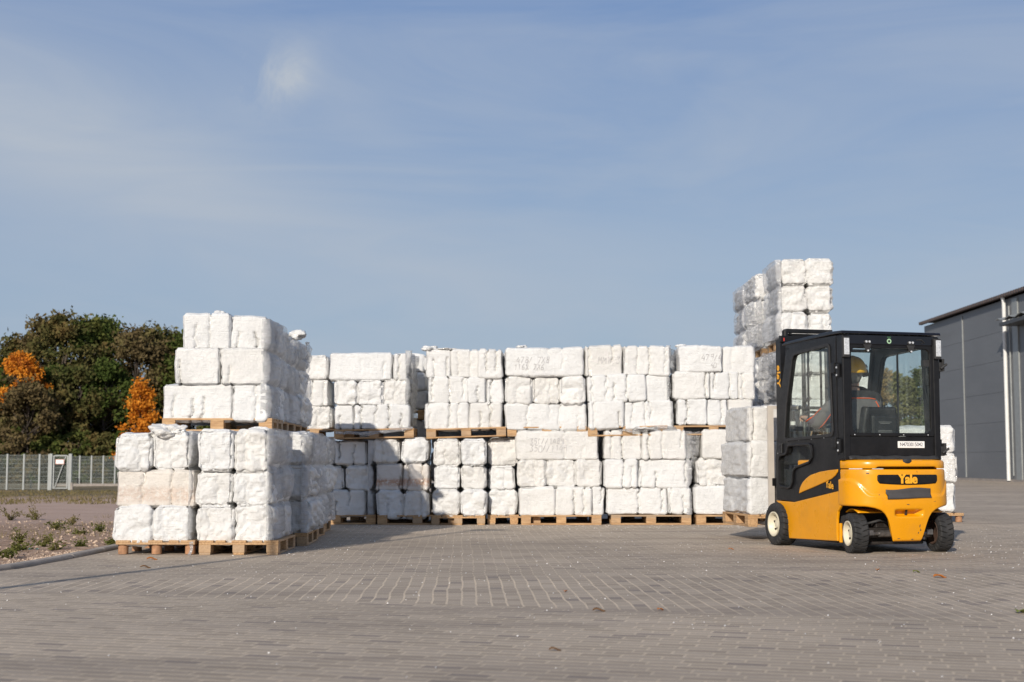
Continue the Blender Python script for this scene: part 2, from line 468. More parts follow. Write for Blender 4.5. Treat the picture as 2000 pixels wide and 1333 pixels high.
def make_wrap():
    t = NT('wrapped_stretch_film')
    c = t.coord()
    inf = t.n('ShaderNodeObjectInfo')
    wr = t.noise(t.mapv(c, rot=(rad(18), 0, 0), scale=(4, 3, 30)), 2.2, 4, 0.7, 0.7)
    nm = t.bump(wr, 1.0, 0.03)
    tr = t.n('ShaderNodeBsdfTransparent'); tr.inputs[0].default_value = (0.95, 0.95, 0.95, 1)
    gl = t.n('ShaderNodeBsdfGlossy'); gl.inputs['Roughness'].default_value = 0.14; t.l(nm, gl.inputs['Normal'])
    df = t.n('ShaderNodeBsdfDiffuse'); df.inputs[0].default_value = (0.82, 0.82, 0.82, 1); t.l(nm, df.inputs['Normal'])
    m0 = t.n('ShaderNodeMixShader'); m0.inputs[0].default_value = 0.28; t.l(df.outputs[0], m0.inputs[1]); t.l(gl.outputs[0], m0.inputs[2])
    big = t.noise(c, 2.5, 3, 0.6)
    m1 = t.n('ShaderNodeMixShader'); t.l(t.ramp(big, [(0.35, 0.35), (0.65, 0.85)]), m1.inputs[0])
    t.l(tr.outputs[0], m1.inputs[1]); t.l(m0.outputs[0], m1.inputs[2])
    return t.done(m1)
M['wrap'] = make_wrap()

def leaf_mat(name, c1, c2, c3, scale=0.55):
    t = NT(name)
    P = t.n('ShaderNodeNewGeometry').outputs['Position']
    f = t.noise(P, scale, 3, 0.6)
    g = t.noise(P, 5.0, 2, 0.6)
    s = t.math('ADD', t.math('MULTIPLY', f, 0.65), t.math('MULTIPLY', g, 0.35))
    col = t.ramp(s, [(0.38, c1), (0.5, c2), (0.64, c3)])
    d = t.n('ShaderNodeBsdfDiffuse'); t.l(col, d.inputs[0])
    tl = t.n('ShaderNodeBsdfTranslucent'); t.l(col, tl.inputs[0])
    m = t.n('ShaderNodeMixShader'); m.inputs[0].default_value = 0.25
    t.l(d.outputs[0], m.inputs[1]); t.l(tl.outputs[0], m.inputs[2])
    return t.done(m)
M['leaf_green'] = leaf_mat('leaves_dark_green', (0.045, 0.070, 0.018), (0.078, 0.105, 0.028), (0.14, 0.145, 0.045))
M['leaf_brown'] = leaf_mat('leaves_brown_green', (0.105, 0.082, 0.04), (0.165, 0.122, 0.062), (0.15, 0.14, 0.052))
M['leaf_mixed'] = leaf_mat('leaves_turning', (0.07, 0.083, 0.027), (0.12, 0.11, 0.042), (0.20, 0.135, 0.055))
M['leaf_orange'] = leaf_mat('leaves_orange', (0.42, 0.14, 0.03), (0.64, 0.23, 0.025), (0.76, 0.35, 0.05), 1.2)
M['leaf_ochre'] = leaf_mat('leaves_ochre', (0.24, 0.16, 0.06), (0.32, 0.22, 0.09), (0.25, 0.21, 0.09))
M['leaf_pale'] = leaf_mat('leaves_olive', (0.15, 0.155, 0.06), (0.21, 0.21, 0.09), (0.26, 0.24, 0.11))
M['weed'] = leaf_mat('weed_leaves', (0.075, 0.085, 0.025), (0.115, 0.125, 0.035), (0.17, 0.15, 0.06), 3)
M['dry_grass'] = leaf_mat('dry_grass_blades', (0.14, 0.12, 0.045), (0.22, 0.18, 0.085), (0.30, 0.22, 0.12), 0.4)
M['dead_leaf'] = simple('fallen_leaf_orange', (0.50, 0.17, 0.03), 0.7, var=0.3, scale=20)
M['dead_leaf_brown'] = simple('fallen_leaf_brown', (0.20, 0.11, 0.05), 0.7, var=0.3, scale=20)
M['dead_leaf_green'] = simple('fallen_leaf_green', (0.16, 0.19, 0.04), 0.7, var=0.3, scale=20)
M['teal'] = simple('teal_plastic', (0.04, 0.22, 0.17), 0.4, var=0.1)

# ------------------------------------------------------------------ numpy noise
def _hash(ix, iy, iz, seed):
    h = (ix * 374761393 + iy * 668265263 + iz * 2147483647 + seed * 1274126177) & 0xFFFFFFFF
    h = ((h ^ (h >> 13)) * 1274126177) & 0xFFFFFFFF
    h = h ^ (h >> 16)
    return (h & 0xFFFF).astype(np.float32) / 65535.0

def vnoise(p, seed=0):
    """smooth value noise in 0..1, p: n x 3"""
    i = np.floor(p).astype(np.int64); f = (p - i).astype(np.float32)
    u = f * f * (3 - 2 * f)
    r = 0
    for dx in (0, 1):
        wx = u[:, 0] if dx else 1 - u[:, 0]
        for dy in (0, 1):
            wy = u[:, 1] if dy else 1 - u[:, 1]
            for dz in (0, 1):
                wz = u[:, 2] if dz else 1 - u[:, 2]
                r = r + wx * wy * wz * _hash(i[:, 0] + dx, i[:, 1] + dy, i[:, 2] + dz, seed)
    return r

# ------------------------------------------------------------------ bales
def bale_mesh(w, d, h, kind, seed, res=0.016, cracks=(), wrinkle=0.0):
    """compressed foam bale: w x d x h, origin at its centre. kind 'long': the long face is in front; 'end': the rounded end is in front"""
    rs = np.random.default_rng(seed)
    nx, nz = max(4, int(w / res)), max(4, int(h / res))
    ny = max(4, int(d / (res * 2.0)))
    def face(a, b, fixed):
        A, B = np.meshgrid(np.arange(a + 1), np.arange(b + 1), indexing='ij')
        return A, B
    lat, quads = [], []
    base = 0
    def addface(I, J, K, na, nb, flip):
        nonlocal base
        pts = np.stack([I.ravel(), J.ravel(), K.ravel()], 1)
        lat.append(pts)
        a = np.arange(na)[:, None] * (nb + 1) + np.arange(nb)[None, :]
        q = np.stack([a, a + nb + 1, a + nb + 2, a + 1], -1).reshape(-1, 4)
        if flip: q = q[:, ::-1]
        quads.append(q + base); base += len(pts)
    A, B = face(nx, nz, 0)
    addface(A, np.zeros_like(A), B, nx, nz, False)
    addface(A, np.full_like(A, ny), B, nx, nz, True)
    A, B = face(ny, nz, 0)
    addface(np.zeros_like(A), A, B, ny, nz, True)
    addface(np.full_like(A, nx), A, B, ny, nz, False)
    A, B = face(nx, ny, 0)
    addface(A, B, np.zeros_like(A), nx, ny, True)
    addface(A, B, np.full_like(A, nz), nx, ny, False)
    L = np.concatenate(lat); Q = np.concatenate(quads)
    key = (L[:, 0] * (ny + 1) + L[:, 1]) * (nz + 1) + L[:, 2]
    _, first, inv = np.unique(key, return_index=True, return_inverse=True)
    L = L[first].astype(np.float64); Q = inv[Q]
    half = np.array([w, d, h]) / 2
    p = (L / np.array([nx, ny, nz]) * 2 - 1) * half
    # rounding
    if kind == 'end':
        r1 = min(0.09, 0.21 * min(w, h)) * rs.uniform(0.8, 1.1); r2 = 0.045
    else:
        r1 = 0.036 * rs.uniform(0.7, 1.2); r2 = 0.028
    def rnd(q, axes, r):
        hh = half[axes]
        inner = np.clip(q[:, axes], -(hh - r), hh - r)
        dl = q[:, axes] - inner
        ln = np.maximum(np.linalg.norm(dl, axis=1, keepdims=True), 1e-9)
        big = np.abs(dl).max(axis=1, keepdims=True)
        q[:, axes] = inner + dl / ln * np.where(big > 1e-6, big, 0)
        return q
    p = rnd(p, [0, 2], r1)
    p = rnd(p, [0, 1, 2], r2)
    # normals
    c4 = p[Q]
    fn = np.cross(c4[:, 2] - c4[:, 0], c4[:, 3] - c4[:, 1])
    N = np.zeros_like(p)
    for k in range(4): np.add.at(N, Q[:, k], fn)
    N /= np.maximum(np.linalg.norm(N, axis=1, keepdims=True), 1e-9)
    o = rs.uniform(0, 90, 3)
    edge = np.clip(1.0 - np.abs(N).max(axis=1), 0, 0.45)
    disp = -0.085 * edge * vnoise(p * 10.0 + o, seed + 11) - 0.05 * edge * vnoise(p * 31.0 + o, seed + 12) + 0.038 * (vnoise(p * 3.1 + o, seed) - 0.5) + 0.013 * (vnoise(p * 8.5 + o, seed + 1) - 0.5) + 0.008 * (vnoise(p * 23 + o, seed + 2) - 0.5)
    if kind == 'end':                           # torn, lumpy broken ends
        lump = np.abs(vnoise(p * 6.0 + o, seed + 3) - 0.5)
        disp += np.where(np.abs(N[:, 1]) > 0.5, -0.085 * (0.25 - lump) + 0.022 * (vnoise(p * 35 + o, seed + 4) - 0.5), 0)
        # bulge of the squeezed foam
    if wrinkle:
        side = np.abs(N[:, 0])
        ph = p[:, 2] * 26 + p[:, 1] * (7 + 5 * rs.random()) + 3.0 * vnoise(p * np.array([2, 5, 5]) + o, seed + 6)
        disp += side * wrinkle * (np.abs(np.sin(ph)) ** 0.6 * 0.6 + 1.2 * vnoise(p * np.array([3, 6, 20]) + o, seed + 5) - 0.9)
    # cracks across the long face
    cell = w / nx
    for cx, z0, z1, dep in cracks:
        zz = p[:, 2] / h + 0.5
        xc = cx * w - w / 2 + 0.022 * (vnoise(np.stack([zz * 5 + o[0], zz * 0 + cx * 31, zz * 0], 1), seed + 8) - 0.5) * 2 + 0.012 * (vnoise(np.stack([zz * 17 + o[0], zz * 0 + cx * 11, zz * 0], 1), seed + 9) - 0.5) * 2
        inz = np.clip((zz - z0) / 0.08, 0, 1) * np.clip((z1 - zz) / 0.08, 0, 1)
        k = np.clip(1 - np.abs(p[:, 0] - xc) / (cell * 0.95), 0, 1) * inz
        wgt = np.clip(np.abs(N[:, 1]) + np.abs(N[:, 2]), 0, 1)
        disp -= dep * k * wgt
        # the foam either side of a break rounds over a little
        disp -= 0.007 * np.clip(1 - np.abs(p[:, 0] - xc) / 0.045, 0, 1) * inz * wgt
    p = p + N * disp[:, None]
    me = bpy.data.meshes.new('foam_bale')
    me.vertices.add(len(p)); me.vertices.foreach_set('co', p.astype(np.float32).ravel())
    nf = len(Q)
    me.loops.add(nf * 4); me.loops.foreach_set('vertex_index', Q.astype(np.int32).ravel())
    me.polygons.add(nf); me.polygons.foreach_set('loop_start', np.arange(0, nf * 4, 4, dtype=np.int32))
    me.polygons.foreach_set('loop_total', np.full(nf, 4, dtype=np.int32))
    me.update(calc_edges=True); me.validate()
    me.shade_smooth()
    return me

BALES = []
LAYER = ('bottom', 'middle', 'top')
def bale(center, size, kind, label, seed, mat='bale', cracks=None, rot=(0, 0, 0), res=0.016, wrinkle=0.0, group=None):
    w, d, h = size
    rs = random.Random(seed)
    if cracks is None:
        cracks = []
        if kind == 'long':
            n = max(1, int(w / 0.17))
            for i in range(n):
                if rs.random() < 0.75:
                    full = rs.random() < 0.4
                    z0 = 0 if full or rs.random() < .5 else rs.uniform(0.1, 0.5)
                    z1 = 1 if full or z0 > 0 else rs.uniform(0.4, 0.9)
                    cracks.append(((i + rs.uniform(0.2, 0.8)) / n, z0 - .1, z1 + .1, rs.uniform(0.025, 0.085)))
        else:
            if rs.random() < 0.3: cracks.append((rs.uniform(.3, .7), -.1, rs.uniform(.4, 1.1), 0.02))
    me = bale_mesh(w, d, h, kind, seed, res, cracks, wrinkle)
    me.materials.append(M[mat])
    o = bpy.data.objects.new('foam_bale', me)
    COL.objects.link(o)
    o.location = center; o.rotation_euler = rot
    tag(o, label, 'foam bale', group or 'white foam bales stacked on pallets')
    BALES.append(o)
    return o

# ------------------------------------------------------------------ pallets (1.2 x 0.8 m, long side along local x)
def pallet_proto(round_blocks=False):
    root = empty('pallet', label='x', cat='pallet')
    rs = random.Random(3 if round_blocks else 5)
    b = MB()
    for y, wd in ((-0.3275, 0.145), (-0.185, 0.10), (0.0, 0.145), (0.185, 0.10), (0.3275, 0.145)):
        b.box((rs.uniform(-.004, .004), y, 0.133), (1.2, wd, 0.022))
    for x in (-0.5275, 0.0, 0.5275):
        b.box((x, 0, 0.111), (0.145, 0.798, 0.0215))
    b.build('deck', M['wood'], root, bevel=0.003, bseg=1)
    for x in (-0.5275, 0.0, 0.5275):
        for y in (-0.3395, 0.0, 0.3395):
            if round_blocks:
                m = MB(); m.tube([(x, y, 0.004), (x, y, 0.1)], 0.052, 14)
                o = m.build('block', M['bark_block'], root); smooth_by_angle(o)
            else:
                m = MB(); m.box((x, y, 0.061), (0.145 if x else 0.145, 0.12, 0.078))
                m.build('block', M['wood'], root, bevel=0.003, bseg=1)
    if not round_blocks:
        for y in (-0.3395, 0.0, 0.3395):
            m = MB(); m.box((0, y, 0.011), (1.198, 0.112, 0.0215))
            m.build('bottom_board', M['wood'], root, bevel=0.003, bseg=1)
    return root

PROTO = {}
def pallet(loc, rz, label, round_blocks=False, tilt=(0, 0)):
    src = PROTO.get(round_blocks)
    if src is None:
        r = PROTO[round_blocks] = pallet_proto(round_blocks)
    else:
        r = src.copy(); COL.objects.link(r)
        for ch in src.children:
            c = ch.copy(); COL.objects.link(c); c.parent = r
    r.location = loc; r.rotation_euler = (tilt[0], tilt[1], rz)
    tag(r, label, 'pallet', 'wooden pallets under the foam bales')
    return r

SEED = [100]
def nseed():
    SEED[0] += 17
    return SEED[0]

POSN = {1: ('whole-width',), 2: ('left', 'right'), 3: ('left', 'centre', 'right'), 4: ('leftmost', 'centre-left', 'centre-right', 'rightmost')}
ORD = {3: LAYER, 2: ('bottom', 'top'), 1: ('only',)}
KIND_WORD = {'long': 'long', 'end': 'round-cornered'}
MAT_WORD = {'bale': 'white', 'bale_tan': 'cream', 'bale_rust': 'rust-stained', 'bale_ochre': 'ochre-stained'}

def stack_px(phrase, Y, depth, layers, res=0.016, yj=0.03, wrinkle=0.0):
    """layers from the bottom up: (v_top, v_bottom, [(u0, u1, kind, options), ...]) read on the plane at distance Y"""
    n = len(layers)
    names = ORD[n]
    out = []
    for li, (vt, vb, row) in enumerate(layers):
        m = len(row)
        for k, b in enumerate(row):
            u0, u1, kind = b[:3]; op = b[3] if len(b) > 3 else {}
            rsz = random.Random(int(u0 * 3 + vt)); cut = 1.6 * (Y > 20)
            lo, hi = at(u0 + (cut if k == 0 else 0), vb, Y), at(u1 - (cut if k == m - 1 else 0), vt, Y)
            w, h = hi.x - lo.x + (0.026 if 0 < k < m - 1 else 0.010), hi.z - lo.z + 0.026 - (rsz.uniform(0, .03) if li == n - 1 else 0)
            rs = random.Random(nseed())
            dy = rs.uniform(-yj, yj) + op.get('dy', 0)
            dd = op.get('depth', depth)
            mat = op.get('mat', 'bale')
            lab = f"{MAT_WORD[mat]} {KIND_WORD[kind]} foam bale, {POSN[m][k]} in {names[li]} layer, {phrase}"
            if op.get('label'): lab = op['label']
            o = bale(((lo.x + hi.x) / 2, Y + dd / 2 + dy, (lo.z + hi.z) / 2), (w, dd, h), kind, lab, nseed(), mat,
                     op.get('cracks'), (rs.uniform(-.01, .01), op.get('tilt', rs.uniform(-.012, .012)), rs.uniform(-.02, .02)), res, op.get('wrinkle', wrinkle))
            if op.get('key'): KEYED[op['key']] = o
            out.append(o)
    return out
KEYED = {}

E = 'end'; G = 'long'
YB = 21.45          # front plane of the long back row
DB = 0.78

# ---- back row, ground level
stack_px('ground stack tucked behind the corner row', YB + 0.1, 0.8, [
    (958, 1008, [(590, 646, G), (647, 715, G)]),
    (911, 958, [(610, 672, E), (674, 725, E)]),
    (861, 908, [(595, 651, G), (653, 718, G)])])
stack_px('ground stack with rust-stained bale', YB, 0.8, [
    (960, 1012, [(734, 786, E), (788, 839, E)]),
    (907, 958, [(732, 787, G, dict(mat='bale_rust')), (788, 838, G, dict(mat='bale_rust'))]),
    (856, 906, [(727, 781, E), (783, 837, E)])])
stack_px('two-wide ground stack left of the narrow one', YB - 0.1, 0.8, [
    (957, 1009, [(845, 897, E), (898, 950, E)]),
    (910, 957, [(847, 899, E), (901, 951, E)]),
    (857, 912, [(846, 900, E), (901, 952, E)])])
stack_px('narrow ground stack of three single bales', YB + 0.1, 0.8, [
    (957, 1009, [(952, 1011, E)]),
    (911, 957, [(953, 1008, E)]),
    (855, 912, [(953, 1014, E)])])
stack_px('ground stack with handwritten top bale', YB, 0.8, [
    (953, 1007, [(1012, 1085, G), (1086, 1155, G), (1157, 1182, G)]),
    (897, 953, [(1010, 1066, E), (1068, 1122, E), (1123, 1176, E)]),
    (843, 898, [(1007, 1171, G, dict(key='note_a', cracks=[(.58, -.1, 1.1, .012), (.8, -.1, .5, .01)]))])])
stack_px('ground stack right of handwritten one', YB, 0.8, [
    (953, 1005, [(1184, 1303, G), (1305, 1350, G)]),
    (898, 953, [(1179, 1246, G), (1247, 1347, G)]),
    (840, 899, [(1179, 1253, G), (1255, 1341, G)])])
stack_px('ground stack partly behind the lifted load', YB, 0.8, [
    (950, 1005, [(1356, 1420, G), (1421, 1500, G)]),
    (896, 950, [(1358, 1425, E), (1427, 1500, E)]),
    (839, 897, [(1370, 1432, G), (1433, 1505, G)])], res=0.02)

# ---- back row, raised level
stack_px('narrow raised stack behind the corner row', YB + 0.15, 0.8, [
    (792, 841, [(598, 648, E)]),
    (744, 793, [(597, 645, G)]),
    (694, 745, [(594, 642, E)])])
stack_px('first raised stack from the corner', YB, 0.8, [
    (792, 839, [(652, 690, G), (691, 801, G)]),
    (742, 793, [(649, 697, E), (698, 747, E), (748, 799, E)]),
    (690, 743, [(641, 766, G, dict(cracks=[(.86, .1, .7, .03), (.5, .3, .8, .008)])), (769, 797, G)])])
stack_px('second raised stack from the corner', YB, 0.8, [
    (787, 839, [(828, 916, G), (918, 983, G)]),
    (737, 788, [(834, 914, G), (915, 949, G), (951, 984, G)]),
    (683, 738, [(831, 881, G), (882, 935, G), (936, 984, G)])])
stack_px('third raised stack from the corner', YB, 0.8, [
    (789, 840, [(985, 1145, G, dict(cracks=[(.27, -.1, 1.1, .03), (.55, .3, 1.1, .015), (.67, -.1, 1.1, .03), (.9, -.1, .6, .02)]))]),
    (735, 790, [(987, 1040, E), (1041, 1093, E), (1094, 1145, E)]),
    (680, 736, [(986, 1141, G, dict(key='note_b', cracks=[(.29, -.1, .6, .02), (.56, .4, 1.1, .01), (.74, .2, 1.1, .02)]))])])
stack_px('fourth raised stack, leaning layers', YB, 0.8, [
    (784, 838, [(1149, 1218, G, dict(tilt=-.03)), (1219, 1313, G, dict(tilt=-.03))]),
    (733, 785, [(1147, 1263, G, dict(tilt=-.035)), (1264, 1309, G, dict(tilt=-.05))]),
    (675, 736, [(1141, 1216, G, dict(key='note_c', tilt=-.01)), (1217, 1310, G)])])
stack_px('fifth raised stack, above the lifted load', YB, 0.8, [
    (780, 831, [(1321, 1381, G), (1382, 1420, G), (1421, 1472, G)]),
    (728, 780, [(1314, 1386, G), (1387, 1440, G), (1442, 1475, G)]),
    (676, 729, [(1324, 1411, G, dict(key='note_d', cracks=[(.5, .5, 1.1, .008)])), (1412, 1475, G, dict(cracks=[(.3, .2, .9, .01)]))])])

# ---- corner row on the left
YA = 14.45
stack_px('corner ground stack beside the field', YA + 0.05, 1.16, [
    (989, 1063, [(218, 299, E), (300, 374, E)]),
    (921, 991, [(227, 384, G, dict(mat='bale_ochre', cracks=[(.33, -.1, 1.1, .03), (.7, -.1, 1.1, .035)]))]),
    (846, 920, [(222, 296, E), (297, 372, E)])], res=0.013)
stack_px('front ground stack of the corner row', YA, 1.16, [
    (987, 1063, [(381, 456, E, dict(wrinkle=.015)), (457, 531, E, dict(wrinkle=.02))]),
    (920, 989, [(381, 453, E), (454, 530, E, dict(wrinkle=.02))]),
    (841, 922, [(383, 455, E), (456, 524, E, dict(wrinkle=.02))])], res=0.013)
YB1 = 15.55
stack_px('front raised stack of the corner row', YB1, 1.1, [
    (751, 823, [(315, 453, G), (454, 523, G, dict(wrinkle=.02))]),
    (682, 752, [(341, 430, G), (431, 517, G, dict(wrinkle=.022))]),
    (614, 683, [(355, 448, G), (449, 521, G, dict(wrinkle=.022, tilt=.05))])], res=0.013)

def column(phrase, x0, x1, y0, depth, z0, hs, split=1, res=0.02, wrinkle=0.02, jx=0.04, kinds=(E, E, E), shrink=None):
    z = z0
    for li, h in enumerate(hs):
        n = split
        for k in range(n):
            rs = random.Random(nseed())
            a = x0 + (x1 - x0) * k / n + rs.uniform(-jx, jx) * .4; b = x0 + (x1 - x0) * (k + 1) / n + rs.uniform(-jx, jx) * (1 if k == n - 1 else .2)
            kind = kinds[li % 3]
            lab = f"white {KIND_WORD[kind]} foam bale, {POSN[n][k]} in {ORD[len(hs)][li]} layer, {phrase}"
            bale(((a + b) / 2, y0 + depth / 2 + rs.uniform(-.03, .03), z + h / 2), (b - a, depth * rs.uniform(.95, 1.02), h + .01), kind, lab, nseed(), 'bale', None,
                 (0, rs.uniform(-.02, .02), rs.uniform(-.03, .03)), res, wrinkle)
        z += h
ZL = 1.275           # top of the lower stacks of the corner row
for i, (ph, y0, x1) in enumerate((('second ground stack along the corner row', 15.95, -2.30), ('third ground stack along the corner row', 17.3, -2.42), ('fourth ground stack along the corner row', 18.65, -2.50))):
    column(ph, x1 - 0.78, x1, y0, 1.17, 0.144, (.38, .375, .375), res=0.016, wrinkle=0.045, jx=0.07, kinds=(E, E, E))
    pallet((x1 - 0.40, y0 + 0.6, 0), rad(90 + (2, -1, 1)[i]), f"sunless pallet under the {('second', 'third', 'fourth')[i]} ground stack along the corner row")
column('ground stack hidden behind corner stack', -3.98, -3.20, 15.95, 1.17, 0.144, (.38, .375, .375), res=0.04)
pallet((-3.6, 16.55, 0), rad(90), 'pallet under the hidden stack behind the corner stack')
for i, (ph, y0, x1) in enumerate((('second raised stack along the corner row', 16.95, -2.76), ('third raised stack along the corner row', 18.3, -2.80))):
    column(ph, x1 - 0.9, x1, y0, 1.15, ZL + 0.144, (.385, .37, .36), res=0.016, wrinkle=0.05, jx=0.08, kinds=(E, E, E))
    pallet((x1 - 0.40, y0 + 0.6, ZL), rad(90), f"raised pallet under the {('second', 'third')[i]} raised stack along the corner row")
pallet((-3.225, YB1 + 0.40, ZL - 0.01), rad(0.5), 'pale raised pallet overhanging the two front corner stacks')
pallet((-3.60, YA + 0.62, 0), rad(90), 'ground pallet on round blocks under the corner stack beside the field', True)
pallet((-2.755, YA + 0.58, 0), rad(90.4), 'ground pallet in front, right of the round-block pallet')

# ---- pallets of the back row
def pal_px(u0, u1, Y, z, label, rz=0.0, tilt=0.0, rb=False):
    a, b = at(u0, 905, Y), at(u1, 905, Y)
    return pallet(((a.x + b.x) / 2, Y + 0.40, z), rad(rz), label, rb, (0, tilt))
pal_px(578, 736, YB + .1, 0, 'shaded ground pallet at the inner corner of the yard')
pal_px(738, 894, YB - .02, 0, 'half shaded ground pallet under the rust-stained bale stack')
a = at(843, 905, YB - .1).x
pallet((a + .40, YB - .1 + .6, 0), rad(90), 'short-side ground pallet under the two-wide stack')
a = at(952, 905, YB).x
pallet((a + .40, YB + .1 + .6, 0), rad(90), 'short-side ground pallet under the narrow stack')
pal_px(1017, 1175, YB - .03, 0, 'ground pallet under the stack with handwritten top bale')
pal_px(1192, 1350, YB, 0, 'ground pallet right of the handwritten stack')
pal_px(1358, 1516, YB, 0, 'ground pallet partly behind the lifted load')
ZU = 1.295
pal_px(575, 652, YB + .15, ZU, 'raised pallet under the narrow stack behind the corner row')
pal_px(652, 808, YB - .02, ZU - .005, 'first raised pallet from the corner, tilted up to the right', 0, -.022)
pal_px(832, 989, YB - .03, ZU + .01, 'second raised pallet from the corner, tilted up to the right', 0, -.03)
pal_px(990, 1146, YB + .03, ZU + .03, 'third raised pallet from the corner', 0, -.008)
pal_px(1148, 1305, YB, ZU + .035, 'fourth raised pallet, under the leaning layers', 0, -.02)
pal_px(1316, 1474, YB, ZU + .045, 'fifth raised pallet, beside the lifted load')

# ---- second row, showing only through the gaps
for i in range(6):
    x0 = -2.55 + i * 1.27
    column(f"{('first', 'second', 'third', 'fourth', 'fifth', 'sixth')[i]} ground stack of the hidden second row", x0, x0 + 1.2, 22.55, 0.8, .144, (.49, .49, .49), res=0.05, kinds=(G, G, G))
    pallet((x0 + .6, 22.95, 0), 0, f"{('first', 'second', 'third', 'fourth', 'fifth', 'sixth')[i]} ground pallet of the hidden second row")
    if i < 5:
        column(f"{('first', 'second', 'third', 'fourth', 'fifth', 'sixth')[i]} raised stack of the hidden second row", x0 + .05, x0 + 1.22, 22.55, 0.8, 1.614 + .144, (.31, .30, .30), res=0.04, kinds=(G, G, G))
        pallet((x0 + .6, 22.95, 1.612), 0, f"{('first', 'second', 'third', 'fourth', 'fifth', 'sixth')[i]} raised pallet of the hidden second row")
# ---- tower column behind the forklift: three pallets deep, three levels high
XT0, XT1 = 4.14, 5.02
for yi, (y0, nm) in enumerate(((22.0, 'front'), (23.75, 'middle'), (25.1, 'back'))):
    z = 0.0
    for lv, lname in enumerate(('ground', 'second', 'third')):
        hs = (.405, .40, .40) if lv < 2 else ((.43, .42, .42), (.43, .41, .42), (.42, .41, .42))[yi]
        ln = f"{lname} level of the tower, {nm} column"
        vis = lv == 2 or (lv == 1)
        pallet((XT0 + .44 + (yi - 1) * .0, y0 + .6, z), rad(90), f"{lname} level pallet in the {nm} column of the tower")
        column(ln, XT0 + (0.02, -.04, .0)[yi], XT1 + (0, -.1, -.1)[yi], y0, 1.12, z + .144, hs, split=2, res=0.016 if vis and yi < 2 else 0.03, wrinkle=0.035, jx=0.06, kinds=(E, E, E))
        z += 0.144 + sum(hs) - 0.005
# ---- stacks seen through the cab
column('lower stack behind the cab, ground level', 5.05, 5.75, 22.0, 0.8, .144, (.42, .42, .42), res=0.03)
pallet((5.42, 22.6, 0), rad(90), 'ground pallet hidden behind the forklift')
column('raised two-layer stack behind the cab', 5.05, 5.66, 22.0, 0.8, 1.40 + .144, (.37, .36), res=0.02)
pallet((5.42, 22.6, 1.40), rad(90), 'raised pallet under the two-layer stack behind the cab')
column('ground stack behind the counterweight', 5.85, 6.48, 22.1, 0.8, .144, (.45, .44, .44), res=0.02)
pallet((6.26, 22.7, 0), rad(90), 'ground pallet hidden behind the counterweight')
stack_px('end stack showing right of the forklift', 22.3, 0.8, [
    (943, 1001, [(1772, 1869, E)]),
    (887, 944, [(1772, 1872, E)]),
    (832, 888, [(1772, 1868, E)])], res=0.018)
pallet((at(1782, 905, 22.3).x + .40, 22.95, 0), rad(90), 'ground pallet on round blocks at the open end of the row', True)

# ------------------------------------------------------------------ handwriting on four bales
GLY = {'0': [[(0, 0), (0, 1), (.5, 1), (.5, 0), (0, 0)]], '1': [[(.1, .8), (.3, 1), (.3, 0)]], '3': [[(0, 1), (.5, 1), (.2, .6), (.5, .3), (.3, 0), (0, .1)]],
       '4': [[(.3, 1), (0, .4), (.5, .4)], [(.4, .7), (.4, 0)]], '5': [[(.5, 1), (.1, 1), (.05, .55), (.4, .6), (.5, .25), (.3, 0), (0, .05)]],
       '6': [[(.4, 1), (.05, .5), (.1, 0), (.45, .05), (.45, .4), (.08, .42)]], '7': [[(0, 1), (.5, 1), (.15, 0)]], '8': [[(.45, .9), (.1, .95), (.1, .65), (.45, .4), (.4, 0), (.05, .05), (.1, .4), (.45, .7), (.45, .9)]],
       '9': [[(.45, .6), (.1, .55), (.1, .95), (.45, 1), (.45, .1)]], '/': [[(0, 0), (.35, 1)]], '(': [[(.3, 1), (.1, .5), (.3, 0)]], 'X': [[(0, 0), (.5, 1)], [(0, 1), (.5, 0)]],
       'M': [[(0, 0), (.1, 1), (.3, .4), (.5, 1), (.55, 0)]], 'E': [[(.5, 1), (0, 1), (0, 0), (.5, 0)], [(0, .5), (.35, .5)]], ' ': []}
def handwriting(o, lines):
    """lines: (text, u, v, pixel height) on the bale's front face"""
    dg = bpy.context.evaluated_depsgraph_get()
    me = o.data
    bvh = BVHTree.FromPolygons([v.co for v in me.vertices], [p.vertices[:] for p in me.polygons])
    inv = o.matrix_basis.inverted()
    m = MB()
    rs = random.Random(4)
    for text, u, v, ph in lines:
        p0 = at(u, v, YB); s = at(u, v - ph, YB).z - p0.z
        x = 0.0
        for ch in text:
            for st in GLY.get(ch, []):
                pts = []
                for i in range(len(st) - 1):
                    for k in range(3):
                        t = k / 3
                        pts.append((st[i][0] * (1 - t) + st[i + 1][0] * t, st[i][1] * (1 - t) + st[i + 1][1] * t))
                pts.append(st[-1])
                sp = []
                jx, jz = rs.uniform(-.05, .05), rs.uniform(-.08, .08)
                for a, b in pts:
                    W = Vector((p0.x + (x + a + jx + b * .12) * s, 0, p0.z + (b + jz) * s))
                    L = inv @ Vector((W.x, YB - 0.6, W.z))
                    hit = bvh.ray_cast(L, Vector((0, 1, 0)))
                    if hit[0] is not None: sp.append(hit[0] + Vector((0, -0.003, 0)))
                if len(sp) > 1: m.tube(sp, 0.0045, 4)
            x += 0.68
    return m.build('handwriting', M['pencil'], o)
handwriting(KEYED['note_a'], [('35(//1489', 1034, 868, 11), ('350//1149', 1034, 883, 12)])
handwriting(KEYED['note_b'], [('478/ 7X8', 1008, 709, 12), ('116X 7X6', 1003, 722, 11)])
handwriting(KEYED['note_c'], [('MM1/3 9', 1167, 710, 13)])
handwriting(KEYED['note_d'], [('479/4/2', 1368, 704, 12), ('40', 1386, 718, 9)])

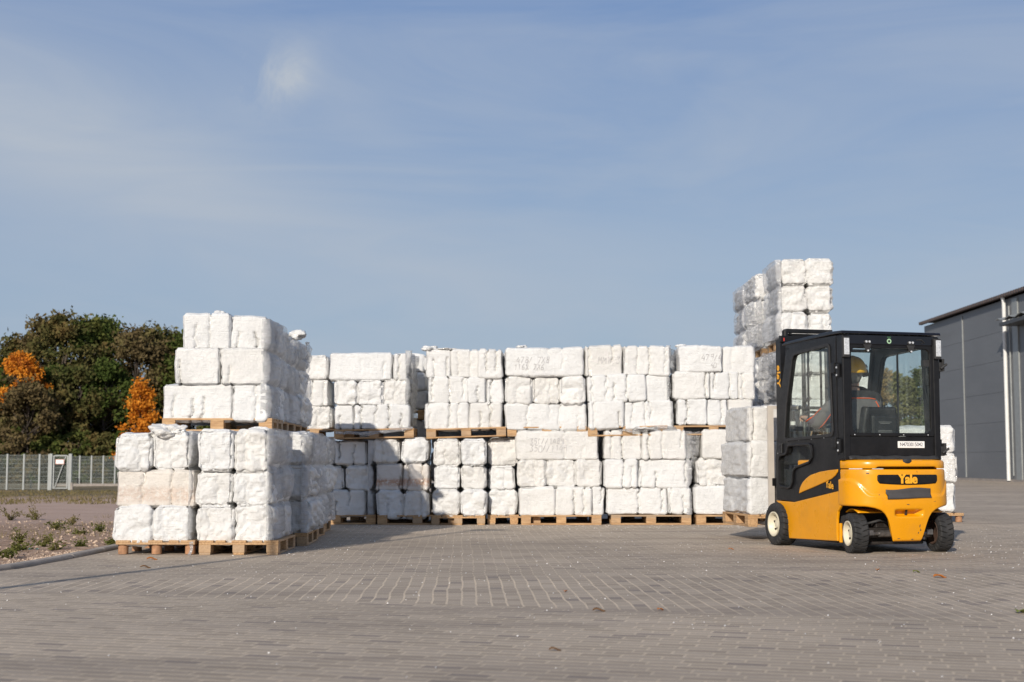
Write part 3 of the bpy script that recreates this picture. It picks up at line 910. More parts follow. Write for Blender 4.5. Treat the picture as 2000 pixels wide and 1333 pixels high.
# ------------------------------------------------------------------ torn lumps of foam lying on the stacks
def lump(loc, size, label, seed, film=False):
    rs = np.random.default_rng(seed)
    bm = bmesh.new(); bmesh.ops.create_icosphere(bm, subdivisions=4, radius=1)
    P = np.array([v.co[:] for v in bm.verts])
    d = 1 + 0.9 * (vnoise(P * 1.7 + seed, seed) - .5) + 0.5 * (vnoise(P * 4 + seed, seed + 1) - .5) + 0.2 * (vnoise(P * 11 + seed, seed + 2) - .5)
    for v, k in zip(bm.verts, d): v.co = v.co * float(k)
    for v in bm.verts: v.co = Vector((v.co.x * size[0] / 2, v.co.y * size[1] / 2, v.co.z * size[2] / 2))
    me = bpy.data.meshes.new('foam_lump'); bm.to_mesh(me); bm.free(); me.shade_smooth()
    me.materials.append(M['bale'])
    o = bpy.data.objects.new('foam_lump', me); COL.objects.link(o)
    o.location = loc
    return tag(o, label, 'foam lump', 'torn foam lumps lying on the stacks')
for (u, v, Y, w, h, lab) in ((433, 618, YB1 + .12, .14, .13, 'knobbly white foam lump at the very top of the corner tower'),
                             (322, 843, YA + .15, .30, .13, 'jagged white foam lump at the edge of the corner ground stack'),
                             (346, 842, YA + .12, .18, .12, 'smaller white foam lump beside the jagged one under the raised pallet'),
                             (506, 841, YA + .2, .24, .07, 'flat white foam lump on the front ground stack of the corner row'),
                             (840, 682, YB + .12, .22, .09, 'curled white foam lump on the second raised stack'),
                             (874, 684, YB + .12, .26, .05, 'flat white foam piece beside the curled lump on the raised stack'),
                             (1020, 678, YB + .2, .16, .05, 'small white foam lump on top of the third raised stack'),
                             (1330, 677, YB + .2, .14, .06, 'small white foam lump on top of the fifth raised stack'),
                             (580, 654, 17.3, .22, .13, 'white foam lump poking out at the shoulder of the corner row'),
                             (1258, 838, YB + .05, .30, .05, 'thin white foam piece squeezed under the fourth raised pallet')):
    p = at(u, v, Y)
    lump(p, (w, w * .9, h), lab, int(u))

# ------------------------------------------------------------------ loose stretch film
def film(pts_a, pts_b, label, seed, nv=9, amp=0.03):
    """wrinkled sheet between two edges given as lists of points"""
    rs = random.Random(seed)
    A = [Vector(p) for p in pts_a]; B = [Vector(p) for p in pts_b]
    def samp(L, t):
        f = t * (len(L) - 1); i = min(int(f), len(L) - 2); return L[i].lerp(L[i + 1], f - i)
    nu = 26
    rows = []
    for i in range(nu):
        for j in range(nv):
            p = samp(A, i / (nu - 1)).lerp(samp(B, i / (nu - 1)), j / (nv - 1))
            rows.append(p)
    arr = np.array([p[:] for p in rows])
    off = np.stack([vnoise(arr * np.array([9, 9, 16]) + seed + k * 7, seed + k) - .5 for k in range(3)], 1) * amp * 2
    arr = arr + off
    m = MB(); m.grid(lambda i, j: tuple(arr[i * nv + j]), nu, nv)
    o = m.build('stretch_film', M['film'], smooth=True)
    so = o.modifiers.new('thickness', 'SOLIDIFY'); so.thickness = 0.001
    return tag(o, label, 'stretch film', 'loose clear film hanging from the loads')
P = at
film([P(312, 826, 15.45), P(330, 829, 15.4), P(352, 832, 15.4)], [P(318, 838, 15.5), P(345, 842, 15.45), P(364, 850, 15.5)], 'crumpled clear film stuffed under the corner of the pale raised pallet', 1, 9, .05)
film([P(374, 1062, 14.42), P(380, 1060, 14.4)], [P(371, 1086, 14.42), P(376, 1087, 14.4)], 'clear film scrap hanging between the two front ground pallets', 2, 12, .03)
film([P(655, 842, YB - .05), P(720, 845, YB - .08), P(790, 836, YB - .05), P(806, 833, YB)], [P(655, 848, YB - .06), P(720, 851, YB - .08), P(790, 842, YB - .06), P(806, 838, YB)], 'clear film strip trailing along the first raised pallet', 3, 6, .025)
film([P(1206, 836, YB - .02), P(1240, 837, YB - .06), P(1275, 833, YB - .06), P(1320, 832, YB - .02)], [P(1212, 842, YB - .04), P(1240, 847, YB - .07), P(1275, 838, YB - .08), P(1322, 840, YB - .04)], 'clear film loop sagging below the fourth raised pallet', 4, 6, .03)
film([P(801, 692, YB + .1), P(806, 740, YB + .12), P(803, 790, YB + .1), P(806, 832, YB + .1)], [P(817, 698, YB + .5), P(816, 740, YB + .5), P(815, 790, YB + .5), P(813, 835, YB + .5)], 'dull clear film stretched over the end of the first raised stack', 5, 9, .03)
film([P(1309, 677, YB + .05), P(1312, 720, YB + .1), P(1311, 760, YB + .08)], [P(1318, 684, YB + .45), P(1320, 722, YB + .4), P(1317, 762, YB + .4)], 'clear film flap closing the end of the leaning raised stack', 6, 8, .035)
film([P(1346, 846, YB + .02), P(1350, 880, YB), P(1352, 915, YB + .02)], [P(1368, 842, YB + .06), P(1366, 872, YB + .04), P(1356, 915, YB + .06)], 'clear film web between two ground stacks near the lifted load', 7, 8, .03)
film([P(1477, 700, YB + .3), P(1482, 740, YB + .3), P(1480, 785, YB + .3)], [P(1506, 690, 22.0), P(1508, 740, 22.0), P(1504, 790, 22.0)], 'grey film curtain between the fifth raised stack and the tower', 8, 10, .05)
film([P(598, 668, 17.9), P(602, 690, 18.0), P(592, 705, 18.0)], [P(606, 676, 18.6), P(606, 694, 18.6), P(600, 712, 18.5)], 'thin film flap standing out from the corner row against the sky', 9, 7, .05)
film([P(1458, 600, 23.3), P(1456, 640, 23.3), P(1452, 662, 23.3)], [P(1500, 600, 23.28), P(1498, 640, 23.28), P(1494, 676, 23.28)], 'torn clear film over the middle tower column', 10, 9, .05)

def side_wrap(M4, y0, y1, z0, z1, layers, label, seed, side=1, front=.05, lift=.03):
    """film pulled round the side of a stack: local x = 0 is the side plane, y runs along it; creased, drawn in between the layers"""
    nu, nv = 56, 72
    L = y1 - y0
    us = np.linspace(-front, L + .05, nu); vs = np.linspace(z0, z1, nv)
    U, V = np.meshgrid(us, vs, indexing='ij')
    pts = np.stack([U.ravel() * 1.0, V.ravel(), np.zeros(U.size)], 1)
    t = (V.ravel() - z0) / (z1 - z0) * layers
    fr = np.abs((t % 1) - 0.5) * 2                                   # 1 at the joints between layers
    waist = -0.055 * fr ** 5 * ((t > .3) & (t < layers - .3))
    big = 0.07 * (vnoise(pts * np.array([2.2, 2.6, 1]) + seed, seed) - .5)
    ang = 0.5 * (vnoise(pts * np.array([1.5, 2.0, 1]) + seed, seed + 3) - .5)
    ph = (V.ravel() + ang * U.ravel()) * 62 + 4 * vnoise(pts * np.array([3, 5, 1]) + seed, seed + 4)
    cre = 0.012 * (np.abs(np.sin(ph)) ** .7) * vnoise(pts * np.array([4, 4, 1]) + seed, seed + 5) + 0.016 * (vnoise(pts * np.array([5, 34, 1]) + seed, seed + 6) - .5)
    x = lift + waist + big + cre
    xx = np.where(U.ravel() >= 0, x, x - 0.0)
    # round the front corner: the leading strip turns on to the front face
    k = np.clip(-U.ravel() / front, 0, 1)
    X_ = side * np.where(k > 0, x * (1 - k) - k * (front * 1.0), x)
    Y_ = np.where(k > 0, y0 - .03 * np.sin(np.minimum(k * 2, 1) * math.pi / 2) - .012 * cre / .012 * k, y0 + U.ravel())
    m = MB()
    P_ = [M4 @ Vector((float(a), float(b), float(c))) for a, b, c in zip(X_, Y_, V.ravel())]
    m.grid(lambda i, j: tuple(P_[i * nv + j]), nu, nv)
    o = m.build('stretch_film', M['wrap'], smooth=True)
    return tag(o, label, 'stretch film', 'creased clear film drawn round the stacks')
def TX(x): return Matrix.Translation((x, 0, 0))
side_wrap(TX(at(530, 990, YA).x + .0), YA + .02, YA + 1.2, .15, 1.27, 3, 'creased clear film round the shaded side of the front ground stack', 21)
side_wrap(TX(at(376, 990, YA).x + .0), YA + .06, YA + 1.0, .15, 1.25, 3, 'dull film in the gap beside the corner ground stack', 22, lift=.015)
side_wrap(TX(-2.30), 15.97, 17.1, .15, 1.27, 3, 'creased film round the second ground stack of the corner row', 23)
side_wrap(TX(-2.42), 17.32, 18.45, .15, 1.27, 3, 'creased film round the third ground stack of the corner row', 24)
side_wrap(TX(-2.50), 18.67, 19.8, .15, 1.27, 3, 'creased film round the fourth ground stack of the corner row', 25)
side_wrap(TX(at(519, 720, YB1).x), YB1 + .02, YB1 + 1.25, 1.42, 2.50, 3, 'silvery creased film round the front raised stack of the corner row', 26, lift=.05)
side_wrap(TX(-2.76), 16.97, 18.15, 1.42, 2.50, 3, 'creased film round the second raised stack of the corner row', 27)
side_wrap(TX(-2.80), 18.32, 19.5, 1.42, 2.48, 3, 'creased film round the third raised stack of the corner row', 28)
XL = 4.14
for yi_, (y_, nm_) in enumerate(((22.0, 'front'), (23.75, 'middle'), (25.1, 'back'))):
    side_wrap(TX(XL), y_ + .02, y_ + 1.12, 2.86, 4.08, 3, f'shiny clear film round the third level {nm_} column of the tower', 31 + yi_, side=-1)
side_wrap(TX(XL), 22.02, 23.2, 1.50, 2.66, 3, 'shiny clear film round the second level front column of the tower', 35, side=-1)
side_wrap(TX(XL), 23.77, 24.9, 1.50, 2.66, 3, 'shiny clear film round the second level middle column of the tower', 36, side=-1)
for u_, z_, zz_, lab_ in ((797, 1.45, 2.62, 'dull film round the end of the first raised stack from the corner'), (1310, 1.45, 2.70, 'dull film round the end of the leaning raised stack'),
                          (725, .15, 1.26, 'shaded film round the ground stack behind the corner row'), (1347, .15, 1.40, 'dull film round the ground stack right of the handwritten one')):
    side_wrap(TX(at(u_, 905, YB).x), YB + .04, YB + .8, z_, zz_, 3, lab_, int(u_), lift=.03)

# ------------------------------------------------------------------ ground
KERB = [(-4.15, 46.0), (-4.2, 30.0), (-4.23, 20.0), (-4.24, 15.2), (-4.27, 13.6), (-4.33, 12.55), (-4.44, 12.25)]
def sheet(name, pts, mat, z0=0.0, thick=0.0):
    m = MB()
    if thick: m.prism([p[:2] for p in pts], 'z', z0 - thick, z0)
    else:
        m.v = [(p[0], p[1], z0) for p in pts]; m.f = [tuple(range(len(pts)))]
    return tag(m.build(name, mat), kind='structure')
sheet('ground', [(-900, -300), (900, -300), (900, 1500), (-900, 1500)], M['base_ground'], -0.55)
sheet('pavement', [(k[0] + .02, k[1]) for k in KERB] + [(-5.2, 12.1), (-40, 11.7), (-40, -14), (60, -14), (60, 96), (-4.13, 96)], M['pave'], 0.0, 0.3)
# field: gently falling away from the kerb
def field_z(x, y):
    t = min(1, max(0, (y - 13) / 34))
    return -0.02 - 0.25 * t * t * (3 - 2 * t)
fm = MB()
ys = [11.7, 12.1, 12.4, 12.8, 13.4, 14, 14.7, 15.4, 16.2, 17, 18, 19, 20.5, 22, 24, 26, 28.5, 31, 34, 37, 40, 43, 46, 50, 54, 58, 62, 66, 70, 76, 84, 96, 120]
def kx(y):
    if y <= 12.1: return -5.2
    for (x1, y1), (x0, y0) in zip(KERB[:-1], KERB[1:]):
        if y0 <= y <= y1: return x0 + (x1 - x0) * (y - y0) / (y1 - y0)
    return -4.15 if y > 46 else KERB[-1][0] - (12.25 - y) * 5
NX = 60
def ff(i, j):
    y = ys[i]; t = j / (NX - 1); x = kx(y) - 0.05 - (t ** 1.8) * 60
    rough = 0.05 if y < 24 else 0.03
    dz = (vnoise(np.array([[x * 1.3, y * 1.3, 0]]), 5)[0] - .5) * rough * 2 + (vnoise(np.array([[x * 4, y * 4, 0]]), 6)[0] - .5) * rough
    return (x, y, field_z(x, y) + (dz if t > .02 else -.02))
fm.grid(ff, len(ys), NX)
tag(fm.build('field', M['field'], smooth=True), kind='structure')
# kerb
def kerb_path(path, w, h, name):
    m = MB()
    pr = []
    for i, p in enumerate(path):
        a, b = Vector(path[max(i - 1, 0)]), Vector(path[min(i + 1, len(path) - 1)])
        t = (b - a).normalized(); n = Vector((-t.y, t.x)) * (w / 2)
        pr.append((Vector(p) - n, Vector(p) + n))
    def fn(i, j):
        a, b = pr[i]
        q = [(a, -.2), (a, h - .02), (a.lerp(b, .12), h), (a.lerp(b, .88), h), (b, h - .02), (b, -.2)][j]
        return (q[0].x, q[0].y, q[1])
    L_ = [0.0]
    for a, b in zip(path[:-1], path[1:]): L_.append(L_[-1] + (Vector(b) - Vector(a)).length)
    def along(d):
        for k in range(len(L_) - 1):
            if d <= L_[k + 1] or k == len(L_) - 2:
                f_ = (d - L_[k]) / (L_[k + 1] - L_[k]); return pr[k][0].lerp(pr[k + 1][0], f_), pr[k][1].lerp(pr[k + 1][1], f_)
    rk = random.Random(len(path)); d0 = 0.0
    while d0 < L_[-1] - .1:
        d1 = min(d0 + .99, L_[-1]); dz = rk.uniform(-.008, .006); dx_ = Vector((rk.uniform(-.008, .008), 0))
        secs = [tuple(x + dx_ for x in along(d0 + (d1 - d0) * k / 3)) for k in range(4)]
        n0 = len(m.v)
        for a, b in secs:
            for q, z_ in ((a, -.2), (a, h - .02 + dz), (a.lerp(b, .15), h + dz), (a.lerp(b, .85), h + dz), (b, h - .02 + dz), (b, -.2)): m.v.append((q.x, q.y, z_))
        for k in range(3):
            for c in range(5): m.f.append((n0 + k * 6 + c, n0 + (k + 1) * 6 + c, n0 + (k + 1) * 6 + c + 1, n0 + k * 6 + c + 1))
        m.f += [tuple(n0 + c for c in range(6)), tuple(n0 + 18 + c for c in reversed(range(6)))]
        d0 = d1 + .012
    return tag(m.build(name, M['kerb'], bevel=0.008), kind='structure')
kp = [(k[0] - .055, k[1]) for k in KERB]
kerb_path(kp, 0.13, 0.038, 'kerb')
kerb_path([(-4.52, 12.42), (-5.2, 12.22), (-9, 12.0), (-18, 11.95)], 0.13, 0.03, 'kerb')

# gravel stones and crumbs: uncountable
def scatter(name, mat, spots, flat=0.6, seed=1, sub=1, cube=False):
    rs = np.random.default_rng(seed)
    V, F = [], []
    base = [Vector(v) for v in ((0, 0, 1), (.9, 0, .1), (-.3, .85, .1), (-.4, -.8, .0), (.2, .3, -.8))]
    fc = [(0, 1, 2), (0, 2, 3), (0, 3, 1), (4, 2, 1), (4, 3, 2), (4, 1, 3)]
    for (x, y, z, r) in spots:
        a = rs.uniform(0, 6.28); ca, sa = math.cos(a), math.sin(a); n = len(V)
        k = rs.uniform(.6, 1.3, 3)
        for b in base:
            bx, by, bz = b.x * k[0] + rs.uniform(-.2, .2), b.y * k[1] + rs.uniform(-.2, .2), b.z * k[2] * flat
            V.append((x + r * (bx * ca - by * sa), y + r * (bx * sa + by * ca), z + r * bz))
        F += [tuple(n + i for i in f) for f in fc]
    me = bpy.data.meshes.new(name); me.from_pydata(V, [], F); me.materials.append(mat)
    o = bpy.data.objects.new(name, me); COL.objects.link(o)
    return tag(o, kind='stuff')
rs = random.Random(21)
sp = []
for i in range(2400):
    y = 12.3 + 12.5 * rs.random() ** 1.3
    x = kx(y) - .15 - rs.random() ** 1.4 * (0.33 * y + 1.5)
    sp.append((x, y, field_z(x, y) + .012, rs.uniform(.008, .028) * (1.6 if rs.random() < .08 else 1)))
for i in range(900):     # whiter strip along the kerb
    y = rs.uniform(12.2, 15.5); x = kx(y) - .14 - abs(rs.gauss(0, .12))
    sp.append((x, y, 0.0, rs.uniform(.008, .02)))
scatter('gravel', M['stone'], sp, .7, 2)
sp = []
for i in range(2000):
    q = rs.random()
    if q < .55:
        y = 6.0 + 15 * rs.random() ** .6; x = rs.uniform(-.37, .37) * y
    elif q < .8:
        y = 21.2 - abs(rs.gauss(0, .7)); x = rs.uniform(-2.4, 3.4)
    elif q < .9:
        y = rs.uniform(14.2, 21); x = -2.3 + abs(rs.gauss(0, .35))
    else:
        x = rs.gauss(5.6, .8); y = rs.gauss(15.5, 1.6)
    if x < kx(y) + .1: continue
    sp.append((x, y, .004, rs.uniform(.0025, .007) * (2.0 if rs.random() < .03 else 1)))
scatter('foam_crumbs', M['foam'], sp, .6, 3)

# fallen leaves on the pavers
def leaf_thing(u, v, size, mat, label, rz):
    p = on_ground(u, v)
    m = MB()
    def fn(i, j):
        t = i / 8; w = math.sin(math.pi * (t ** .8)) * .32 + .01
        s = j / 4 * 2 - 1
        return ((t - .5) * size, s * w * size, .006 + size * (.12 * s * s + .10 * math.sin(t * 5)))
    m.grid(fn, 9, 5)
    o = m.build('fallen_leaf', M[mat], smooth=True)
    so = o.modifiers.new('thickness', 'SOLIDIFY'); so.thickness = 0.001
    o.location = p; o.rotation_euler = (0, 0, rz)
    tag(o, label, 'fallen leaf', 'autumn leaves fallen on the pavers')
leaf_thing(1836, 1129, .11, 'dead_leaf', 'orange fallen leaf in front of the forklift, largest of the leaves', .1)
leaf_thing(1994, 1198, .10, 'dead_leaf_green', 'green fallen leaf at the edge of the view', .8)
leaf_thing(1790, 1119, .07, 'dead_leaf_green', 'olive fallen leaf beside the large orange one', .3)
leaf_thing(1714, 1115, .06, 'dead_leaf', 'small orange fallen leaf below the counterweight', 1.2)
leaf_thing(297, 1094, .10, 'dead_leaf', 'yellow-orange leaf just before the corner pallets', .2)
leaf_thing(284, 1110, .09, 'dead_leaf_brown', 'brownish leaf by the thin pole shadow', .1)
leaf_thing(1290, 1193, .05, 'dead_leaf', 'red-orange leaf on the border of the paving pattern', .6)
leaf_thing(1170, 1195, .08, 'dead_leaf_brown', 'brown leaf lying flat near the paving border', .0)
leaf_thing(1104, 1157, .05, 'dead_leaf', 'small yellowish leaf stuck in a paver joint', 1.4)
leaf_thing(1428, 1074, .06, 'dead_leaf', 'orange leaf near the front wheel of the forklift', .2)
leaf_thing(1084, 1272, .06, 'dead_leaf_brown', 'brown leaf lowest in the foreground', .2)

# weeds, grass and litter of the field
def weed(u, v, h, n, label, spread=.5, mat='weed', seed=0):
    y0 = on_ground(u, v, -.05).y
    p = on_ground(u, v, field_z(0, y0))
    rs = random.Random(int(u * 7 + v) + seed)
    root = empty('weed', p, 0, label, 'weed', 'weeds growing on the gravel')
    st, lv = MB(), MB()
    for i in range(n):
        a = rs.uniform(0, 6.28); l = .75 * h * rs.uniform(.3, 1); d = 1.2 * spread * h * rs.uniform(.2, 1)
        tip = Vector((math.cos(a) * d, math.sin(a) * d, l))
        mid = tip * .5 + Vector((0, 0, l * .12))
        st.tube([(0, 0, -.03), mid, tip], [.006, .004, .002], 4)
        for k in range(12):
            t = rs.uniform(.1, 1) ** .8; c = Vector((0, 0, 0)).lerp(tip, t) + Vector((rs.gauss(0, .02), rs.gauss(0, .02), rs.gauss(0, .02)))
            s = rs.uniform(.010, .028); ax = Vector((rs.gauss(0, 1), rs.gauss(0, 1), rs.gauss(0, .6))).normalized(); bx = ax.orthogonal().normalized()
            lv.quad(c - ax * s, c + bx * s * .5, c + ax * s, c - bx * s * .5)
    st.build('stem', M['weed'], root, recalc=False); lv.build('foliage', M[mat], root, recalc=False)
weed(38, 1062, .26, 9, 'tall green weed at the left edge of the gravel', .5)
weed(42, 1078, .16, 14, 'bushy low weed in front of the tall one', 1.2)
weed(80, 1068, .16, 12, 'green weed beside the teal scrap', .9)
weed(110, 1080, .16, 10, 'thin upright weed near the kerb', .6)
weed(12, 1088, .12, 14, 'low weed mat by the edge of the view', 1.6)
weed(108, 1034, .16, 14, 'round green tuft in the middle of the gravel', 1.1)
weed(157, 1045, .10, 10, 'small green tuft right of the round one', 1.1)
weed(158, 1072, .12, 12, 'green tuft close to the corner pallet', 1.0)
weed(70, 1015, .40, 16, 'dry brown weed between dirt and gravel', .6, 'dry_grass')
weed(20, 1016, .35, 12, 'pale dry weed left of the brown one', .6, 'dry_grass')
weed(140, 1025, .22, 12, 'low dry weed on the gravel rim', .8, 'dry_grass')
weed(214, 1067, .12, 10, 'dark green weed hugging the corner pallet', 1.0)
weed(195, 1040, .16, 10, 'sparse weed beside the corner stack', .8)
rs = random.Random(5)
m = MB()
for i in range(9000):
    if rs.random() < .72:
        y = rs.uniform(41, 62); dens = 1
    else:
        y = rs.uniform(13, 30)
    x = -rs.uniform(.25, .42) * y
    if x > kx(y) - .3: continue
    if y < 41 and vnoise(np.array([[x * .9, y * .5, 3.3]]), 9)[0] < .62: continue
    h = rs.uniform(.03, .10) if y > 41 else rs.uniform(.03, .09)
    a = rs.uniform(0, 6.28); w = .018 if y > 41 else .006
    z = field_z(x, y) - .01
    lean = Vector((rs.gauss(0, .35), rs.gauss(0, .35), 1)) * h
    d = Vector((math.cos(a), math.sin(a), 0)) * w
    b = Vector((x, y, z)); n = len(m.v)
    m.v += [tuple(b - d), tuple(b + d), tuple(b + lean)]; m.f.append((n, n + 1, n + 2))
tag(m.build('grass', M['dry_grass'], recalc=False), kind='stuff')
m = MB()
p = on_ground(66, 1078, -.03)
m.grid(lambda i, j: (i * .03 - .06, j * .02, .02 + .02 * math.sin(i * 2.1 + j)), 5, 4)
o = m.build('plastic_scrap', M['teal'], smooth=True); o.location = p
o.modifiers.new('thickness', 'SOLIDIFY').thickness = .002
tag(o, 'crumpled teal plastic scrap among the weeds on the gravel', 'plastic scrap')

# ------------------------------------------------------------------ fence and gate
GZ = -0.27
def gnd(u, v): return on_ground(u, v, GZ)
FH = 1.58
def panel(a, b, root, h=FH - .03, pitch=.055):
    m = MB(); a, b = Vector(a), Vector(b); L = (b - a).length
    for k in range(9):
        z = .04 + (h - .04) * k / 8
        for dy in (-.006, .006): m.bar(a + Vector((0, dy, z)), b + Vector((0, dy, z)), .012, .012)
    n = int(L / pitch)
    for k in range(n + 1):
        p = a.lerp(b, k / n); m.bar(p + Vector((0, 0, .03)), p + Vector((0, 0, h)), .012, .012)
    m.build('wire_panel', M['wire'], root, recalc=False)
def fence(posts, label, extra=()):
    o0 = Vector(posts[0])
    root = empty('wire_fence', o0, 0, label, 'fence')
    for p in posts:
        q = Vector(p) - o0
        m = MB(); m.box((q.x, q.y - .03, FH / 2 - .1), (.075, .05, FH + .2)); m.box((q.x, q.y - .03, FH + .012), (.085, .06, .02))
        m.build('post', M['galv'], root, bevel=.004)
    pts = list(posts)
    for a, b in zip(pts[:-1], pts[1:]): panel(Vector(a) - o0, Vector(b) - o0, root)
    return root
YF = gnd(50, 957).y
X = lambda u, Y: at(u, 950, Y).x
pA = [(X(u, YF), YF, GZ) for u in (-50, -18, 13.5, 46, 76.5, 95)]
fence(pA, 'grey wire mesh fence left of the gate with galvanised posts')
YG = gnd(180, 948).y
pB = [(X(u, YG), YG, GZ) for u in (132, 155, 178, 201, 224, 247, 270)]
fence(pB, 'grey wire mesh fence right of the gate, set further back')
gx0, gx1 = X(99, YF), X(136.5, YF)
gate = empty('gate', ((gx0 + gx1) / 2, YF - .02, GZ), 0, 'pale metal gate with diagonal brace and a white sign', 'gate')
gw = (gx1 - gx0) / 2
for s, w in ((-1, .11), (1, .14)):
    m = MB(); m.box((s * gw, 0, FH / 2), (w, .1, FH + .06)); m.build('gate_post', M['galv'], gate, bevel=.005)
m = MB()
m.bar((-gw + .12, 0, .05), (-gw + .12, 0, FH - .05), .055, .04); m.bar((gw - .13, 0, .05), (gw - .13, 0, FH - .05), .055, .04)
m.bar((-gw + .15, .001, FH - .06), (gw - .16, .001, FH - .06), .04, .05); m.bar((-gw + .15, .001, .07), (gw - .16, .001, .07), .04, .05)
m.build('gate_frame', M['galv'], gate)
m = MB(); m.bar((-gw + .2, -.03, .09), (gw - .2, -.03, FH - .1), .05, .04); m.build('diagonal_brace', M['galv'], gate)
panel((-gw + .15, .03, 0), (gw - .16, .03, 0), gate)
m = MB(); m.box((-.02, -.07, FH - .33), (.40, .012, .22)); sg = m.build('sign', simple('sign_red_edge', (.55, .25, .2), .5), gate)
m = MB(); m.box((-.02, -.079, FH - .33), (.345, .006, .175)); m.build('sign_face', M['white_label'], sg)
m = MB(); m.box((gw + .10, -.05, .16), (.10, .10, .32)); m.build('concrete_foot', M['kerb'], gate)
# low concrete edging under the further fence
m = MB(); m.box((X(190, YG - 3), YG - 3.0, GZ + .02), (4.2, .3, .20))
tag(m.build('concrete_edging', M['kerb'], bevel=.01), 'low pale concrete edging in front of the further fence', 'edging')
for u, v, lab in ((64, 953, 'short black stake in front of the fence left of the gate'), (155, 948, 'short black stake in front of the fence right of the gate')):
    p = gnd(u, v); m = MB(); m.tube([(0, 0, -.05), (0, 0, .36)], .05, 10); m.tube([(0, 0, .36), (0, 0, .40)], [.05, .02], 10)
    o = m.build('stake', M['black_matt']); o.location = (p.x, p.y - .3, GZ); smooth_by_angle(o); tag(o, lab, 'stake', 'black stakes by the fence')

# ------------------------------------------------------------------ trees
def tree(u, Y, height, crown_w, mat, label, seed, base=.12, n_leaf=7000, leaf=.17, group='trees beyond the fence', conic=False, name='tree'):
    rs = np.random.default_rng(seed); rr = random.Random(seed)
    x = at(u, 900, Y).x
    root = empty(name, (x, Y, -.45), 0, label, 'tree', group)
    H = height + .45
    tr = MB()
    top = Vector((rr.gauss(0, .2), rr.gauss(0, .2), H * .8))
    path = [Vector((0, 0, 0)), Vector((rr.gauss(0, .1), rr.gauss(0, .1), H * .25)), Vector((rr.gauss(0, .2), rr.gauss(0, .2), H * .5)), top]
    r0 = .018 * H + .03
    tr.tube(path, [r0, r0 * .75, r0 * .5, r0 * .15], 9)
    clumps = []
    nc = int(42 + crown_w * 7)
    for i in range(nc):
        t = base + (1 - base) * rr.random() ** .85
        if conic: prof = (1 - t) ** .8 * 1.0 + .04
        else: prof = max(.12, math.sin(math.pi * min(1, (t * .80 + .18))) ** .65)
        a = rr.uniform(0, 6.28); q = math.sqrt(rr.uniform(.15, 1.0)) * (1 + rr.gauss(0, .10))
        c = Vector((math.cos(a) * q * prof * crown_w / 2, math.sin(a) * q * prof * crown_w / 2, H * t - .4 * (1 if t > .9 else 0)))
        s = crown_w * rr.uniform(.09, .17)
        clumps.append((c, s))
        if i % 3 == 0:
            st = Vector((0, 0, max(.6, c.z * .72))).lerp(Vector((path[2].x, path[2].y, max(.6, c.z * .72))), .5)
            tr.tube([st, st.lerp(c, .5) + Vector((0, 0, -.1)), c], [r0 * .3, r0 * .2, r0 * .06], 5)
    tr.build('trunk', M['bark'], root, smooth=True, recalc=False)
    cl = rs.integers(0, nc, n_leaf)
    C = np.array([c[:] for c, s in clumps])[cl]; S = np.array([s for c, s in clumps])[cl]
    d = rs.normal(size=(n_leaf, 3)); d /= np.linalg.norm(d, axis=1, keepdims=True)
    rr_ = (rs.random(n_leaf) ** .45) * (1 + .25 * rs.normal(size=n_leaf).clip(-1.5, 2.2))
    Pn = C + d * (S * rr_)[:, None] * np.array([1, 1, .8])
    ax = rs.normal(size=(n_leaf, 3)); ax /= np.linalg.norm(ax, axis=1, keepdims=True)
    bx = np.cross(ax, rs.normal(size=(n_leaf, 3))); bx /= np.linalg.norm(bx, axis=1, keepdims=True)
    L = (leaf * rs.uniform(.55, 1.3, n_leaf))[:, None]
    V = np.stack([Pn - ax * L, Pn + bx * L * .55, Pn + ax * L, Pn - bx * L * .55], 1).reshape(-1, 3)
    me = bpy.data.meshes.new('crown')
    me.vertices.add(len(V)); me.vertices.foreach_set('co', V.astype(np.float32).ravel())
    me.loops.add(n_leaf * 4); me.loops.foreach_set('vertex_index', np.arange(n_leaf * 4, dtype=np.int32))
    me.polygons.add(n_leaf); me.polygons.foreach_set('loop_start', np.arange(0, n_leaf * 4, 4, dtype=np.int32)); me.polygons.foreach_set('loop_total', np.full(n_leaf, 4, dtype=np.int32))
    me.update(calc_edges=True)
    me.materials.append(M[mat])
    o = bpy.data.objects.new('crown', me); COL.objects.link(o); o.parent = root
    return root
def th(v, Y): return at(0, v, Y).z
YT = 93
T = [(-60, YT + 3, 628, 6.5, 'leaf_green', 'dark green tree cut by the edge of the view'),
     (22, YT + 4, 648, 5.0, 'leaf_mixed', 'brownish green tree behind the left orange maple'),
     (78, YT + 2, 622, 5.2, 'leaf_brown', 'brown-tinged tall tree left of the middle of the tree line'),
     (118, YT, 608, 6.2, 'leaf_mixed', 'tallest tree of the line, brown-green with an uneven top'),
     (168, YT + 1, 618, 5.6, 'leaf_green', 'dark green tree right of the tallest one'),
     (206, YT + 5, 622, 4.6, 'leaf_green', 'slim green tree with a ragged tip showing sky through it'),
     (262, YT + 1, 638, 5.8, 'leaf_brown', 'brownish tree behind the bright orange maple'),
     (312, YT + 3, 636, 5.6, 'leaf_mixed', 'green-brown tree touching the corner stack in the view'),
     (362, YT + 2, 645, 5.4, 'leaf_green', 'dark tree half hidden behind the corner stack')]
for i, (u, Y, v, w, mt, lab) in enumerate(T):
    tree(u, Y, th(v, Y), w, mt, lab, 40 + i, base=.05, n_leaf=11000, leaf=.15)
T += [(408, YT + 3, 650, 5.6, 'leaf_mixed', 'brown-green tree hidden behind the corner row'), (452, YT + 1, 655, 5.4, 'leaf_green', 'green tree hidden behind the corner row')]
for i, (u, Y, v, w, mt, lab) in enumerate(T[-2:]): tree(u, Y, th(v, Y), w, mt, lab, 240 + i, base=.05, n_leaf=8000, leaf=.17)
